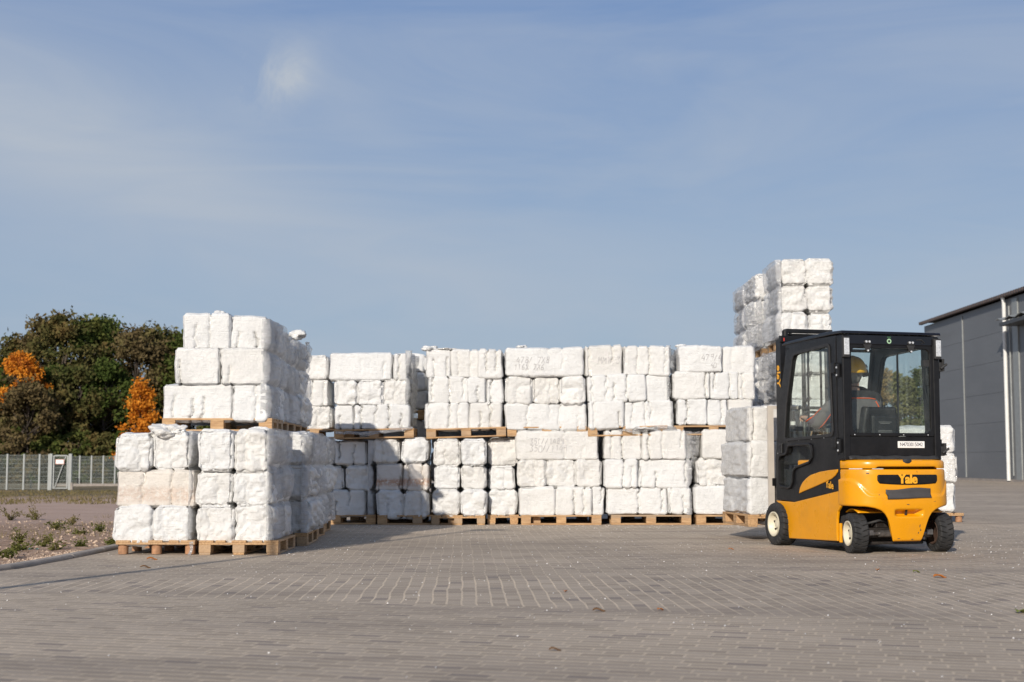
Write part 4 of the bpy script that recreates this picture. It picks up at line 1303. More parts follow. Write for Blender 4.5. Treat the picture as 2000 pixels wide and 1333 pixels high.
T2 = [(100, YT - 3.5, 715, 4.2, 'leaf_green', 'dark lower tree in front between the two orange maples'), (150, YT - 4, 700, 4.4, 'leaf_mixed', 'rounded green lower tree above the gate'),
      (205, YT - 3, 705, 4.4, 'leaf_green', 'dark lower tree left of the bright orange maple'), (10, YT - 3.5, 770, 3.6, 'leaf_mixed', 'low green-brown tree at the left edge under the orange crown'),
      (52, YT - 7.5, 742, 4.4, 'leaf_brown', 'brown lower tree below the left orange maple')]
for i, (u, Y, v, w, mt, lab) in enumerate(T2):
    tree(u, Y, th(v, Y), w, mt, lab, 70 + i, base=.02, n_leaf=8000, leaf=.14)
tree(38, YT - 6.0, th(682, YT - 6.0), 3.5, 'leaf_orange', 'orange maple half sunk among dark trees at the left', 91, base=.58, n_leaf=5200, leaf=.11, name='maple_tree')
tree(274, YT - 7, th(733, YT - 7), 3.3, 'leaf_orange', 'bright orange maple right beside the corner stack in the view', 92, base=.04, n_leaf=6500, leaf=.10, conic=True, name='maple_tree')
for i, (u, v, mt, lab) in enumerate(((-10, 835, 'leaf_green', 'dark shrub behind the fence at the left edge'), (45, 842, 'leaf_mixed', 'mixed shrub behind the fence left of the gate'), (95, 846, 'leaf_green', 'dark shrub right behind the gate'),
                                     (150, 838, 'leaf_green', 'dark shrub behind the fence right of the gate'), (200, 842, 'leaf_mixed', 'mixed shrub behind the fence near the corner stack'), (250, 838, 'leaf_green', 'dark shrub below the bright orange maple'))):
    tree(u, YT - 6.5, th(v, YT - 6.5), 2.6, mt, lab, 120 + i, base=.0, n_leaf=4200, leaf=.13, name='shrub', group='shrubs behind the fence')
# trees seen through the cab, between the tower and the warehouse
for i, (u, v, w, mt, lab) in enumerate(((1690, 770, 4.0, 'leaf_brown', 'brown tree farthest left behind the cab glass'), (1728, 716, 3.6, 'leaf_ochre', 'ochre tree with a pointed tip seen through the cab'),
                                        (1752, 722, 3.2, 'leaf_pale', 'olive tree next to the ochre one seen through the cab'), (1776, 728, 3.2, 'leaf_pale', 'pale olive tree in the middle of the cab window'),
                                        (1800, 716, 3.4, 'leaf_green', 'green tree beside the warehouse corner seen through the cab'))):
    tree(u, 104, th(v, 104), w, mt, lab, 150 + i, base=.02, n_leaf=6000, leaf=.14, conic=True, group='trees beyond the yard')

# ------------------------------------------------------------------ warehouse
WX, WY0, WY1, WH = 24.75, 46.0, 85.0, 9.1
wh = empty('warehouse', (WX, WY1, 0), 0, 'long dark grey metal-clad warehouse with white downpipe', 'warehouse')
L = WY1 - WY0
m = MB()
z = 0.12
joints = [0.12, 1.5, 3.0, 4.5, 6.1, 7.55, WH]
for a, b in zip(joints[:-1], joints[1:]):
    m.box((12.0, -L / 2, (a + b) / 2), (24.0, L, b - a - .012))
m.box((12.0, -L / 2, WH / 2), (23.95, L - .05, WH - .05))
m.build('wall', M['clad'], wh)
m = MB(); m.box((11.99, -L / 2, .06), (24.1, L + .1, .119)); m.build('plinth', M['kerb'], wh)
m = MB()
m.box((12, -L / 2, WH + .24), (24.3, L + .06, .08))
rf = m.build('roof', M['gutter'], wh)
m = MB()
for k in range(int(L / .35)):
    m.box((-.31, -k * .35 - .1, WH + .16), (.05, .16, .15))
m.box((-.22, -L / 2, WH + .14), (.14, L + .04, .14))
m.build('gutter', M['gutter'], rf)
def wy(u): return WX * FOC / (u - 1000) * 1.0
yj = wy(1884) - WY1
m = MB(); m.box((-.02, yj, WH / 2), (.05, .11, WH - .3)); m.build('cover_strip', M['galv'], wh)
yp = wy(1971.5) - WY1
m = MB(); m.tube([(-.14, yp, .05), (-.14, yp, WH - .1), (-.2, yp, WH + .1)], .095, 14); o = m.build('downpipe', M['white_pipe'], wh); smooth_by_angle(o)
m = MB(); m.tube([(-.08, wy(1979) - WY1, .3), (-.08, wy(1979) - WY1, WH - .4)], .04, 10); o = m.build('conduit', M['galv'], wh); smooth_by_angle(o)
m = MB(); m.box((-.03, wy(1989) - WY1, WH / 2), (.07, .75, WH - .2)); m.build('door_reveal', M['galv'], wh)
m = MB()
ya, yb = 69.6 - WY1, -L
x0 = -1.0
n = 60
def cor(i, j):
    y = ya + (yb - ya) * i / n
    zz = 7.86 + .07 * math.sin(i * math.pi / 2 + .3)
    return ((x0, y, zz) if j == 0 else (-.1, y, zz + .2))
m.grid(cor, n + 1, 2)
cn = m.build('canopy', M['galv'], wh); cn.modifiers.new('thickness', 'SOLIDIFY').thickness = .03
m = MB(); m.box((x0 + .5, (ya + yb) / 2 - .3, 7.66), (.9, abs(yb - ya) - .3, .16)); m.build('canopy_beam', M['dark_clad'], cn)
m = MB(); m.bar((-.05, wy(1838) - WY1, 8.25), (-.45, wy(1838) - WY1, 8.35), .05, .05); m.box((-.55, wy(1838) - WY1, 8.3), (.25, .3, .18)); m.build('wall_lamp', M['dark_clad'], wh)

# ------------------------------------------------------------------ lamp post beside the camera whose shadow crosses the yard
dx, dy = math.sin(SUN_AZ), math.cos(SUN_AZ)
tip = on_ground(925, 1036.5)
LH = 8.0
Ls = LH / math.tan(SUN_EL)
lb = Vector((tip.x - dx * Ls, tip.y - dy * Ls, 0))
lp = empty('street_lamp', lb, 0, 'slim grey lamp post at the yard edge throwing a thin shadow', 'street lamp')
m = MB(); m.tube([(0, 0, 0), (0, 0, LH)], [.062, .035], 14); o = m.build('post', M['pole'], lp); smooth_by_angle(o)
m = MB(); m.tube([(0, 0, 0), (0, 0, .5)], .09, 14); o = m.build('base_sleeve', M['pole'], lp); smooth_by_angle(o)
m = MB(); m.prism([(-.10, .0), (.42, .04), (.40, .10), (-.06, .12)], 'y', -.11, .11); o = m.build('lamp_head', M['pole'], lp, bevel=.02); o.location = (0, 0, LH)

# ------------------------------------------------------------------ forklift (local: x right, y forward, z up, origin under the rear axle)
YAW = rad(16)
FO = Vector((3.964, 14.862, 0))
fk = empty('forklift', FO, YAW, 'yellow and black electric forklift with closed cab, seen from behind', 'forklift')
FM = Matrix.Translation(FO) @ Matrix.Rotation(YAW, 4, 'Z')
W2 = 0.57

def clampf(x, a=0.0, b=1.0): return max(a, min(b, x))
def sst(x, a, b):
    t = clampf((x - a) / (b - a)); return t * t * (3 - 2 * t)
def interp(x, pts):
    if x <= pts[0][0]: return pts[0][1]
    for (a, va), (b, vb) in zip(pts[:-1], pts[1:]):
        if x <= b: return va + (vb - va) * (x - a) / (b - a)
    return pts[-1][1]

# plan outline of the counterweight: list of (point, outward normal)
def cw_plan(n_side=6, n_arc=26, n_mid=70, grow=0.0):
    pts = []
    XC, RX, RY, YC = .27, W2 - .27, .30, .015
    for i in range(n_side): pts.append((-W2, .10 + (YC - .10) * i / n_side))
    for i in range(n_arc):
        a = math.pi / 2 * i / n_arc
        pts.append((-XC - RX * math.cos(a), YC - RY * math.sin(a)))
    for i in range(n_mid + 1):
        x = -XC + 2 * XC * i / n_mid
        pts.append((x, YC - RY - .018 * (1 - (x / XC) ** 2)))
    for i in range(n_arc - 1, -1, -1):
        a = math.pi / 2 * i / n_arc
        pts.append((XC + RX * math.cos(a), YC - RY * math.sin(a)))
    for i in range(n_side - 1, -1, -1): pts.append((W2, .10 + (YC - .10) * i / n_side))
    out = []
    for i, p in enumerate(pts):
        a, b = pts[max(0, i - 1)], pts[min(len(pts) - 1, i + 1)]
        t = Vector((b[0] - a[0], b[1] - a[1])).normalized()
        nrm = Vector((t.y, -t.x))
        out.append((Vector(p) + nrm * grow, nrm))
    return out
ARCH = [(0, .125), (.160, .125), (.172, .14), (.19, .20), (.21, .28), (.235, .352), (.268, .405), (.31, .44), (.375, .463), (.45, .478), (.57, .482)]
def cw_off(x, z):
    ax = abs(x)
    crease = .585 + .16 * sst(ax, .40, .56)
    o = -.014 * sst(z, crease - .006, crease + .022)
    o += -.05 * clampf((.44 - z) / .32) ** 1.4
    o += .010 * sst(z, .40, .52) - .004 * sst(z, .80, .86)
    # pocket with the tow pin
    px = sst(ax, .175, .10); pz = sst(z, .375, .40) * sst(z, .452, .444)
    o -= .085 * px * pz
    return o
PLAN = cw_plan()
def cw_row(i, nz=64):
    (p, nr) = PLAN[i]
    zb = interp(abs(p.x), ARCH)
    return p, nr, zb
NZ = 64
m = MB()
def cwf(i, j):
    p, nr, zb = cw_row(i)
    t = j / (NZ - 1)
    z = zb + (.858 - zb) * t
    o = cw_off(p.x, z)
    e = .012 * (1 - clampf((z - zb) / .018)) ** 2 + .010 * (1 - clampf((.858 - z) / .014)) ** 2
    q = p + nr * (o - e)
    return (q.x, q.y, z)
m.grid(cwf, len(PLAN), NZ)
cw = m.build('counterweight', M['yellow'], fk, smooth=True)
s = cw.modifiers.new('thickness', 'SOLIDIFY'); s.thickness = .05; s.offset = -1
cw.data.flip_normals() if cw.data.polygons[len(cw.data.polygons) // 2].normal.y > 0 else None

def cw_surface(x, z, lift):
    """point of the counterweight's rear skin at x, z, lifted by lift"""
    best = None
    for i in range(len(PLAN) - 1):
        a, b = PLAN[i][0].x, PLAN[i + 1][0].x
        if a <= x <= b and b > a:
            t = (x - a) / (b - a)
            p = PLAN[i][0].lerp(PLAN[i + 1][0], t); nr = PLAN[i][1].lerp(PLAN[i + 1][1], t).normalized()
            q = p + nr * (cw_off(x, z) + lift)
            return Vector((q.x, q.y, z))
    return Vector((x, -.3, z))
# grille with the maker's lettering
def patch(zlo, zhi, xl, xr, lift, nx=60, nz=6):
    g = MB()
    def fn(i, j):
        t = i / (nx - 1); x = xl(0) + (xr(0) - xl(0)) * t
        a, b = zlo(x), zhi(x)
        z = a + (b - a) * j / (nz - 1)
        k = 1 - .03 * 0
        return tuple(cw_surface(x, z, lift))
    g.grid(fn, nx, nz)
    return g
g = patch(lambda x: .700 + .014 * (x / .33) ** 2 + .03 * sst(abs(x), .325, .345), lambda x: .803 - .012 * sst(abs(x), .335, .345), lambda z: -.345, lambda z: .345, .004)
grille = g.build('grille_plate', M['black'], fk, smooth=True); grille.modifiers.new('thickness', 'SOLIDIFY').thickness = .006

def text_mesh(txt, size, bold=0.02, squeeze=1.0, font=None):
    c = bpy.data.curves.new('lettering', 'FONT'); c.body = txt; c.size = size; c.offset = bold * size; c.resolution_u = 6
    c.align_x = 'CENTER'; c.align_y = 'CENTER'
    o = bpy.data.objects.new('lettering_source', c); COL.objects.link(o)
    dg = bpy.context.evaluated_depsgraph_get(); dg.update()
    me = bpy.data.meshes.new_from_object(o.evaluated_get(dg))
    bpy.data.objects.remove(o); bpy.data.curves.remove(c)
    bm = bmesh.new(); bm.from_mesh(me); bmesh.ops.triangulate(bm, faces=bm.faces)
    for e in range(1): bmesh.ops.subdivide_edges(bm, edges=[e for e in bm.edges if e.calc_length() > size * .15], cuts=1)
    V = [(v.co.x * squeeze, v.co.y) for v in bm.verts]; F = [tuple(v.index for v in f.verts) for f in bm.faces]
    bm.free(); bpy.data.meshes.remove(me)
    return V, F
def lettering(txt, size, place, parent, mat, bold=.02, squeeze=1.0, name='lettering', thick=.002, bolder=0.0):
    V, F = text_mesh(txt, size, bold, squeeze)
    m = MB()
    for k in ((0,) if not bolder else (-1, 1)):       # heavy strokes: the outline swept sideways
        n = len(m.v); m.v += [tuple(place(x + k * bolder, y) if not bolder else place(x + k * bolder, y, k)) for x, y in V]; m.f += [tuple(n + i for i in f) for f in F]
    o = m.build(name, M[mat], parent)
    if not bolder: o.modifiers.new('thickness', 'SOLIDIFY').thickness = thick
    return o
lettering('Yale', .132, lambda x, y, k: cw_surface(x - .012, y + .756, .0105 + .0008 * k), grille, 'yellow_mark', .026, .92, bolder=.0035)
# strip of tape
g = MB()
def tf(i, j):
    x = -.262 + .515 * i / 39; z = .562 + .005 * math.sin(x * 9) + .098 * j / 5 + (.006 * math.sin(x * 13 + 1) if j > 2 else 0) + .008 * (x + .26)
    if i == 0 and j < 3: x += .02
    return tuple(cw_surface(x, z, .009 + .004 * vnoise(np.array([[x * 12, z * 10, 0]]), 3)[0] + (.004 if j == 0 else 0)))
g.grid(tf, 40, 6)
o = g.build('tape_strip', M['tape'], fk, smooth=True); o.modifiers.new('thickness', 'SOLIDIFY').thickness = .003
g = MB()
rk = random.Random(8)
for (x, z, w_, h_) in ((.13, .28, .012, .05), (.145, .24, .02, .03), (.12, .21, .015, .02), (-.43, .815, .03, .012), (-.02, .50, .03, .008), (.10, .83, .008, .02), (-.10, .155, .05, .006), (.05, .145, .03, .008), (-.33, .60, .02, .01), (.30, .53, .03, .006)):
    q = [cw_surface(x + a * w_ / 2 + rk.uniform(-.3, .3) * w_, z + b * h_ / 2 + rk.uniform(-.3, .3) * h_, .0025) for a, b in ((-1, -.6), (.3, -1), (1, .2), (.2, 1), (-.7, .7))]
    n = len(g.v); g.v += [tuple(v) for v in q]; g.f.append(tuple(range(n, n + 5)))
g.build('paint_scuffs', M['tape'], cw, recalc=False)
m = MB(); m.tube([cw_surface(-.01, .385, .0) + Vector((0, .035, -.02)), cw_surface(-.01, .45, 0) + Vector((0, .035, 0.0))], .012, 10)
m.box(tuple(cw_surface(-.01, .447, 0) + Vector((0, .03, .004))), (.035, .03, .012))
o = m.build('tow_pin', M['grease'], fk)
# hood lid
m = MB()
LP = cw_plan(grow=-.012)
def lid(i, j):
    p, nr = LP[i]
    ax = abs(p.x)
    z0 = .866 + .020 * sst(ax, .36, .33)
    prof = [(z0, -.03), (z0, 0), (z0 + .006, .004), (.925, .002), (.942, -.006), (.950, -.020), (.953, -.05), (.958, -.16)]
    z, off = prof[j]
    q = p + nr * off
    if j == 7: q = Vector((p.x * .72, max(p.y, -.16) if p.y > -.16 else -.16 + (p.y + .16) * .2))
    return (q.x, q.y, z)
m.grid(lid, len(LP), 8)
n = len(m.v)
top = [tuple(Vector(m.v[i * 8 + 7])) for i in range(len(LP))]
m.f.append(tuple(i * 8 + 7 for i in range(len(LP))))
hood = m.build('hood', M['yellow'], fk); smooth_by_angle(hood, 40)
m = MB(); m.box((0, .55, .91), (1.12, .98, .09)); m.build('hood_deck', M['yellow'], fk, bevel=.02)
g = MB(); g.grid(lambda i, j: (-.055 + .10 * i / 10, -.285 - .012 * math.sin(math.pi * i / 10) - .004 * math.sin(math.pi * j / 5), .925 + .032 * (j / 5) + .008 * math.sin(math.pi * i / 10) * (1 if j > 2 else -1)), 11, 6)
o = g.build('hood_latch', M['black_matt'], fk, smooth=True); o.modifiers.new('thickness', 'SOLIDIFY').thickness = .014

# chassis
m = MB()
side = [(.165, .115), (1.05, .095), (1.25, .09), (1.275, .26), (1.32, .35), (1.40, .425), (1.50, .475), (1.56, .498), (1.111, .493), (.061, .641), (.085, .47), (.145, .42), (.165, .34), (.17, .20)]
for sx in (-1, 1):
    m = MB(); m.prism(side, 'x', sx * (W2 - .03), sx * W2)
    m.build('side_panel', M['yellow'], fk, bevel=.008)
m = MB(); m.box((0, .76, .34), (1.06, 1.04, .50)); m.box((0, .8, .72), (1.04, 1.3, .26)); m.box((0, .22, .70), (.98, .3, .30))
m.build('chassis', M['black_matt'], fk, bevel=.01)
for sx in (-1, 1):
    m = MB(); m.box((sx * .535, .135, .20), (.05, .035, .20)); m.box((sx * .535, .135, .11), (.045, .04, .02)); m.build('rear_step', M['yellow'], fk, bevel=.01)
# wheel-arch liners
m = MB()
for sx in (-1, 1):
    m.grid(lambda i, j: (sx * (.20 + .29 * j / 8), -.13 + .25 * i / 12, .42 + .035 * math.sin(math.pi * i / 12)), 13, 9)
o = m.build('arch_liner', M['yellow'], fk, smooth=True); o.modifiers.new('thickness', 'SOLIDIFY').thickness = .01

# wheels
def wheel(name, x, y, r, w, rot, sx, rim_r, dark=False):
    rim_r *= 1.05
    root = empty(name, (x, y, r), rot); root.parent = fk
    h = w / 2
    prof = [(-h * .80, rim_r), (-h * .96, rim_r + .018), (-h, r * .72), (-h * .97, r * .86), (-h * .86, r * .965), (-h * .70, r)] + [(-h * .70 + h * 1.4 * k / 14, r) for k in range(1, 14)] + [(h * .70, r), (h * .86, r * .965), (h * .97, r * .86), (h, r * .72), (h * .96, rim_r + .018), (h * .80, rim_r)]
    def wob(a, xx, rr):
        if rr < r * .84: return 0
        ph = (a / (2 * math.pi) * 22 + (.5 if xx > 0 else 0) + abs(xx) / w * .9) % 1.0
        gv = 1 if ph < .17 else 0
        if abs(xx) < h * .12: gv *= .25
        return -.014 * gv
    m = MB(); m.lathe_x(prof, 220, wob)
    m.build('tyre', M['rubber'], root, smooth=False, recalc=True)
    rm = M['rust_rim'] if dark else M['cream']
    m = MB()
    o_ = sx * h
    m.lathe_x([(o_ * .80, rim_r + .004), (o_ * .98, rim_r + .004), (o_ * 1.0, rim_r - .006), (o_ * .93, rim_r - .016), (o_ * .55, rim_r - .026), (o_ * .38, rim_r * .62), (o_ * .42, rim_r * .5), (o_ * .44, .0)], 40)
    rim = m.build('rim', M['cream'], root); smooth_by_angle(rim, 50)
    m = MB()
    m.lathe_x([(-o_ * .80, rim_r + .004), (-o_ * .95, rim_r), (-o_ * .55, rim_r - .02), (-o_ * .35, rim_r * .7), (-o_ * .30, 0)], 40)
    q = m.build('inner_drum', M['rust_rim'], root); smooth_by_angle(q, 50)
    for k in range(5):
        a = k * 2 * math.pi / 5 + .4
        m = MB(); m.tube([(o_ * .42, math.cos(a) * rim_r * .55, math.sin(a) * rim_r * .55), (o_ * .56, math.cos(a) * rim_r * .55, math.sin(a) * rim_r * .55)], .010, 6)
        m.build('wheel_bolt', M['grease'], rim)
    m = MB(); m.lathe_x([(o_ * .42, .045), (o_ * .60, .042), (o_ * .64, .03), (o_ * .64, 0)], 24); hb = m.build('hub', M['cream'], rim); smooth_by_angle(hb, 40)
    return root
wheel('rear_wheel', -.474, -.035, .203, .170, rad(-9), -1, .118)
wheel('rear_wheel', .515, -.02, .203, .170, rad(-7), 1, .118)
wheel('front_wheel', -.535, 1.49, .238, .215, 0, -1, .128)
wheel('front_wheel', .535, 1.49, .238, .215, 0, 1, .128)
# steer axle
m = MB(); m.box((0, .02, .205), (.66, .13, .10)); m.box((0, .02, .29), (.46, .10, .07)); m.box((0, .01, .10), (.62, .12, .03)); ax = m.build('steer_axle', M['grease'], fk, bevel=.008)
m = MB(); m.tube([(-.36, -.10, .20), (.36, -.10, .20)], .018, 10); m.tube([(-.24, -.10, .20), (.24, -.10, .20)], .034, 12); o = m.build('steering_cylinder', M['steel'], ax); smooth_by_angle(o)
for sx in (-1, 1):
    m = MB(); m.tube([(sx * .34, .0, .13), (sx * .34, .0, .29)], .035, 10); m.tube([(sx * .30, 0, .203), (sx * .42, 0, .203)], .055, 12); m.box((sx * .345, -.06, .21), (.07, .12, .05)); o = m.build('knuckle', M['steel'], ax); smooth_by_angle(o)
m = MB(); m.tube([(-.33, -.03, .30), (-.20, -.06, .335), (-.05, -.02, .30), (.16, -.05, .32), (.36, -.06, .27)], .013, 8); o = m.build('hose', M['black_matt'], ax, smooth=True)

# door of the left side (and its twin on the right)
DOOR = [(1.533, .516), (1.543, .955), (1.462, 1.44), (1.374, 1.771), (1.262, 2.10), (1.225, 2.165), (1.16, 2.205), (1.05, 2.222), (.118, 2.235), (.118, 1.239), (.084, .857), (.061, .641), (1.111, .493)]
DWIN = [(1.300, 1.205), (1.245, 1.56), (1.085, 2.06), (1.05, 2.105), (.99, 2.118), (.283, 2.150), (.262, 2.13), (.215, 1.26), (.235, 1.224), (1.26, 1.190)]
LOWW = [(1.205, 1.100), (1.165, 1.110), (.720, 1.116), (.680, 1.100), (.660, 1.050), (.668, .985), (.73, .935), (1.02, .885), (1.085, .855), (1.115, .80), (1.125, .72), (1.165, .665), (1.22, .652), (1.40, .668), (1.44, .70), (1.435, .955), (1.405, 1.000), (1.265, 1.015), (1.235, 1.040)]
def fill_with_holes(outer, holes, x0, x1, side):
    bm = bmesh.new()
    eds = []
    for lp_ in [outer] + holes:
        vs = [bm.verts.new((x0, y, z)) for y, z in lp_]
        for a, b in zip(vs, vs[1:] + vs[:1]): eds.append(bm.edges.new((a, b)))
    res = bmesh.ops.triangle_fill(bm, use_beauty=True, use_dissolve=False, edges=eds)
    faces = [f for f in bm.faces]
    ex = bmesh.ops.extrude_face_region(bm, geom=faces)
    for v in [e for e in ex['geom'] if isinstance(e, bmesh.types.BMVert)]: v.co.x = x1
    bmesh.ops.recalc_face_normals(bm, faces=bm.faces)
    return bm
def bm_obj(bm, name, mat, parent, bevel=0):
    me = bpy.data.meshes.new(name); bm.to_mesh(me); bm.free(); me.materials.append(mat)
    o = bpy.data.objects.new(name, me); COL.objects.link(o); o.parent = parent
    if bevel:
        b = o.modifiers.new('bevel', 'BEVEL'); b.width = bevel; b.segments = 2; b.limit_method = 'ANGLE'; b.angle_limit = rad(40)
    return o
def offset_poly(P, d):
    out = []; n = len(P)
    c = Vector((sum(p[0] for p in P) / n, sum(p[1] for p in P) / n))
    area = sum(P[i][0] * P[(i + 1) % n][1] - P[(i + 1) % n][0] * P[i][1] for i in range(n))
    sg = 1 if area > 0 else -1
    for i in range(n):
        a, b, e = Vector(P[i - 1]), Vector(P[i]), Vector(P[(i + 1) % n])
        t1 = (b - a).normalized(); t2 = (e - b).normalized()
        n1 = Vector((t1.y, -t1.x)) * sg; n2 = Vector((t2.y, -t2.x)) * sg
        q = (n1 + n2); q = q / max(.5, q.length_squared / 2 * 1.0) if q.length > 1e-6 else n1
        out.append(tuple(b + q * d))
    return out
SWO = [(.975, .588), (.945, .655), (.885, .712), (.80, .757), (.697, .794), (.50, .828), (.30, .846), (.106, .857), (.118, .826), (.165, .790), (.24, .757), (.42, .712), (.65, .660), (.85, .618)]
for sx in (-1, 1):
    bm = fill_with_holes(DOOR, [DWIN, LOWW], sx * (W2 - .045), sx * (W2 + .002), sx)
    d = bm_obj(bm, 'door', M['black'], fk, .004)
    m = MB(); m.ring(offset_poly(DWIN, .028), offset_poly(DWIN, -.004), 'x', sx * (W2 + .002), sx * (W2 + .014)); m.build('window_seal', M['black_matt'], d, bevel=.003)
    m = MB(); m.ring(offset_poly(LOWW, .022), offset_poly(LOWW, -.006), 'x', sx * (W2 + .002), sx * (W2 + .022)); m.build('window_seal', M['black'], d, bevel=.008, bseg=3)
    m = MB(); m.prism(DWIN, 'x', sx * (W2 - .018), sx * (W2 - .014)); m.build('window_pane', M['glass'], d)
    m = MB(); m.prism(LOWW, 'x', sx * (W2 - .018), sx * (W2 - .014)); m.build('lower_pane', M['glass'], d)
    m = MB(); m.prism(SWO, 'x', sx * (W2 - .002), sx * (W2 + .014)); m.build('yellow_flash', M['yellow'], d, bevel=.008, bseg=3)
    m = MB(); m.box((sx * (W2 + .012), 1.405, 1.085), (.018, .09, .115)); h = m.build('door_handle', M['black_matt'], d, bevel=.006)
    m = MB(); m.box((sx * (W2 + .0225), 1.385, 1.085), (.004, .03, .07)); m.build('handle_slot', M['black_gloss'], h)
    for zz in (1.91, 1.13):
        m = MB(); m.box((sx * (W2 + .02), .135, zz), (.035, .08, .11)); m.box((sx * (W2 + .02), .045, zz - .03), (.03, .05, .14)); hg = m.build('hinge', M['black'], d, bevel=.006)
        for dz in (-.05, .03):
            m = MB(); m.tube([(sx * (W2 + .034), .045, zz - .03 + dz), (sx * (W2 + .041), .045, zz - .03 + dz)], .011, 8)
            m.build('hinge_bolt', M['lens'], hg)
    m = MB()
    for yy, zz in ((1.25, 1.165), (.97, 1.172), (.68, 1.178), (.40, 1.186), (.27, 1.20), (1.48, 1.03)): m.tube([(sx * (W2 + .001), yy, zz), (sx * (W2 + .006), yy, zz)], .006, 6)
    m.build('door_screws', M['lens'], d)
    # sliding pane divider
    m = MB(); m.bar((sx * (W2 - .022), .78, 1.215), (sx * (W2 - .022), .77, 2.125), .012, .024); m.build('pane_divider', M['black_matt'], d)
    if sx < 0:
        lettering('Yale', .105, lambda x, y, k: (-(W2 + .006 + .0008 * k), .295 - x, .690 + y + x * -.10), d, 'yellow_mark', .022, .92, bolder=.003)

# roof and posts
m = MB()
m.prism([(-.045, 2.262), (-.03, 2.292), (.30, 2.302), (1.25, 2.272), (1.33, 2.245), (1.30, 2.238), (.2, 2.262)], 'x', -W2 - .012, W2 + .012)
roof = m.build('roof', M['black_gloss'], fk, bevel=.010, bseg=3)
m = MB(); m.box((0, .010, 2.205), (1.06, .05, .106)); hd = m.build('rear_header', M['black_gloss'], fk, bevel=.008)
for sx in (-1, 1):
    m = MB(); m.box((sx * .532, .045, 1.60), (.076, .125, 1.30)); m.build('rear_post', M['black'], fk, bevel=.012)
    m = MB(); m.bar((sx * .54, 1.46, 1.18), (sx * .53, 1.235, 2.22), .055, .07); m.build('front_post', M['black'], fk, bevel=.01)
    m = MB(); m.box((sx * .545, .68, 2.225), (.05, 1.15, .05)); m.build('roof_rail', M['black'], fk)
    # rear lamp clusters
    m = MB(); m.box((sx * .538, -.033, 2.12), (.082, .042, .215)); lm = m.build('rear_lamp', M['black_matt'], fk, bevel=.010)
    m = MB(); m.box((sx * .540, -.058, 2.125), (.058, .012, .172)); m.build('lens', M['lens'], lm, bevel=.004)
# roof bars over the driver
for k in range(5):
    m = MB(); m.box((0, .30 + .2 * k, 2.225), (1.04, .045, .03)); m.build('roof_bar', M['black'], roof)
# rear window
RW_O = [(-.494, 1.215), (.494, 1.215), (.494, 2.15), (-.494, 2.15)]
def rrect(x0, z0, x1, z1, r, n=5):
    pts = []
    for cx, cz, a0 in ((x1 - r, z1 - r, 0), (x0 + r, z1 - r, 90), (x0 + r, z0 + r, 180), (x1 - r, z0 + r, 270)):
        for i in range(n + 1):
            a = rad(a0 + 90 * i / n); pts.append((cx + r * math.cos(a), cz + r * math.sin(a)))
    return pts
m = MB(); m.ring(rrect(-.497, 1.200, .497, 2.152, .02), rrect(-.462, 1.234, .462, 2.118, .06), 'y', -.008, .03); rw = m.build('rear_window', M['black'], fk, bevel=.005)
m = MB(); m.prism(rrect(-.465, 1.231, .465, 2.121, .06), 'y', .006, .010); m.build('pane', M['glass'], rw)
for x in (-.275, .235):
    m = MB(); m.box((x, -.018, 2.170), (.07, .022, .022)); m.prism([(x - .05, 2.155), (x + .05, 2.155), (x + .018, 2.085), (x, 2.070), (x - .018, 2.085)], 'y', -.022, -.009); hq = m.build('window_hinge', M['black_matt'], rw, bevel=.004)
    for bx_, bz_, br_ in ((x, 2.088, .010), (x - .018, 2.182, .012), (x + .018, 2.182, .012)):
        m = MB(); m.tube([(bx_, -.022, bz_), (bx_, -.032, bz_)], br_, 8); m.build('hinge_bolt', M['lens'], hq)
m = MB()
for x in (-.44, -.15, .13, .42): m.tube([(x, -.005, 1.214), (x, -.012, 1.214)], .006, 6)
m.build('frame_screws', M['lens'], rw)
# round green badge and faint plate on the header
m = MB(); m.tube([(-.02, -.014, 2.192), (-.02, -.0175, 2.192)], .026, 20); bd = m.build('round_badge', M['green_badge'], hd)
m = MB(); m.tube([(-.02, -.0175, 2.192), (-.02, -.0185, 2.192)], .013, 12); m.build('badge_mark', M['black'], bd)
m = MB(); m.box((-.02, -.016, 2.233), (.045, .003, .014)); m.build('small_plate', simple('dull_green_plate', (.03, .09, .04), .5), hd)
m = MB(); m.tube([(.30, -.015, 2.21), (.36, -.02, 2.215), (.40, -.018, 2.185), (.36, -.018, 2.175)], .006, 6); m.build('cable', M['black_matt'], hd)
# gas strut and wiper gear on the right of the rear window
m = MB(); m.tube([(.44, .03, 1.98), (.475, .04, 1.60)], .009, 8); m.tube([(.42, .03, 1.97), (.40, .03, 1.78), (.46, .04, 1.55)], .005, 6); m.box((.43, .03, 1.97), (.07, .05, .07)); m.box((.45, .035, 1.80), (.03, .03, .12)); o = m.build('wiper_arm', M['black_matt'], rw)
# panel below the rear window
m = MB(); m.box((0, .028, 1.095), (1.05, .05, .205)); lpn = m.build('rear_panel', M['black'], fk, bevel=.006)
m = MB(); m.grid(lambda i, j: (-.52 + 1.04 * i / 30, -.012 - .03 * j / 4 - .006 * math.sin(i * 1.7) * (j / 4), .998 - .036 * (j / 4) + .004 * math.sin(i * .9)), 31, 5)
o = m.build('rubber_skirt', M['black_matt'], lpn, smooth=True); o.modifiers.new('thickness', 'SOLIDIFY').thickness = .012
m = MB(); m.box((.222, -.0005, 1.113), (.315, .006, .070)); pl = m.build('number_plate', M['white_label'], lpn, bevel=.002)
lettering('N4703015042', .056, lambda x, y: (.222 + x, -.0045, 1.113 + y), pl, 'ink', .003, .84, thick=.001)
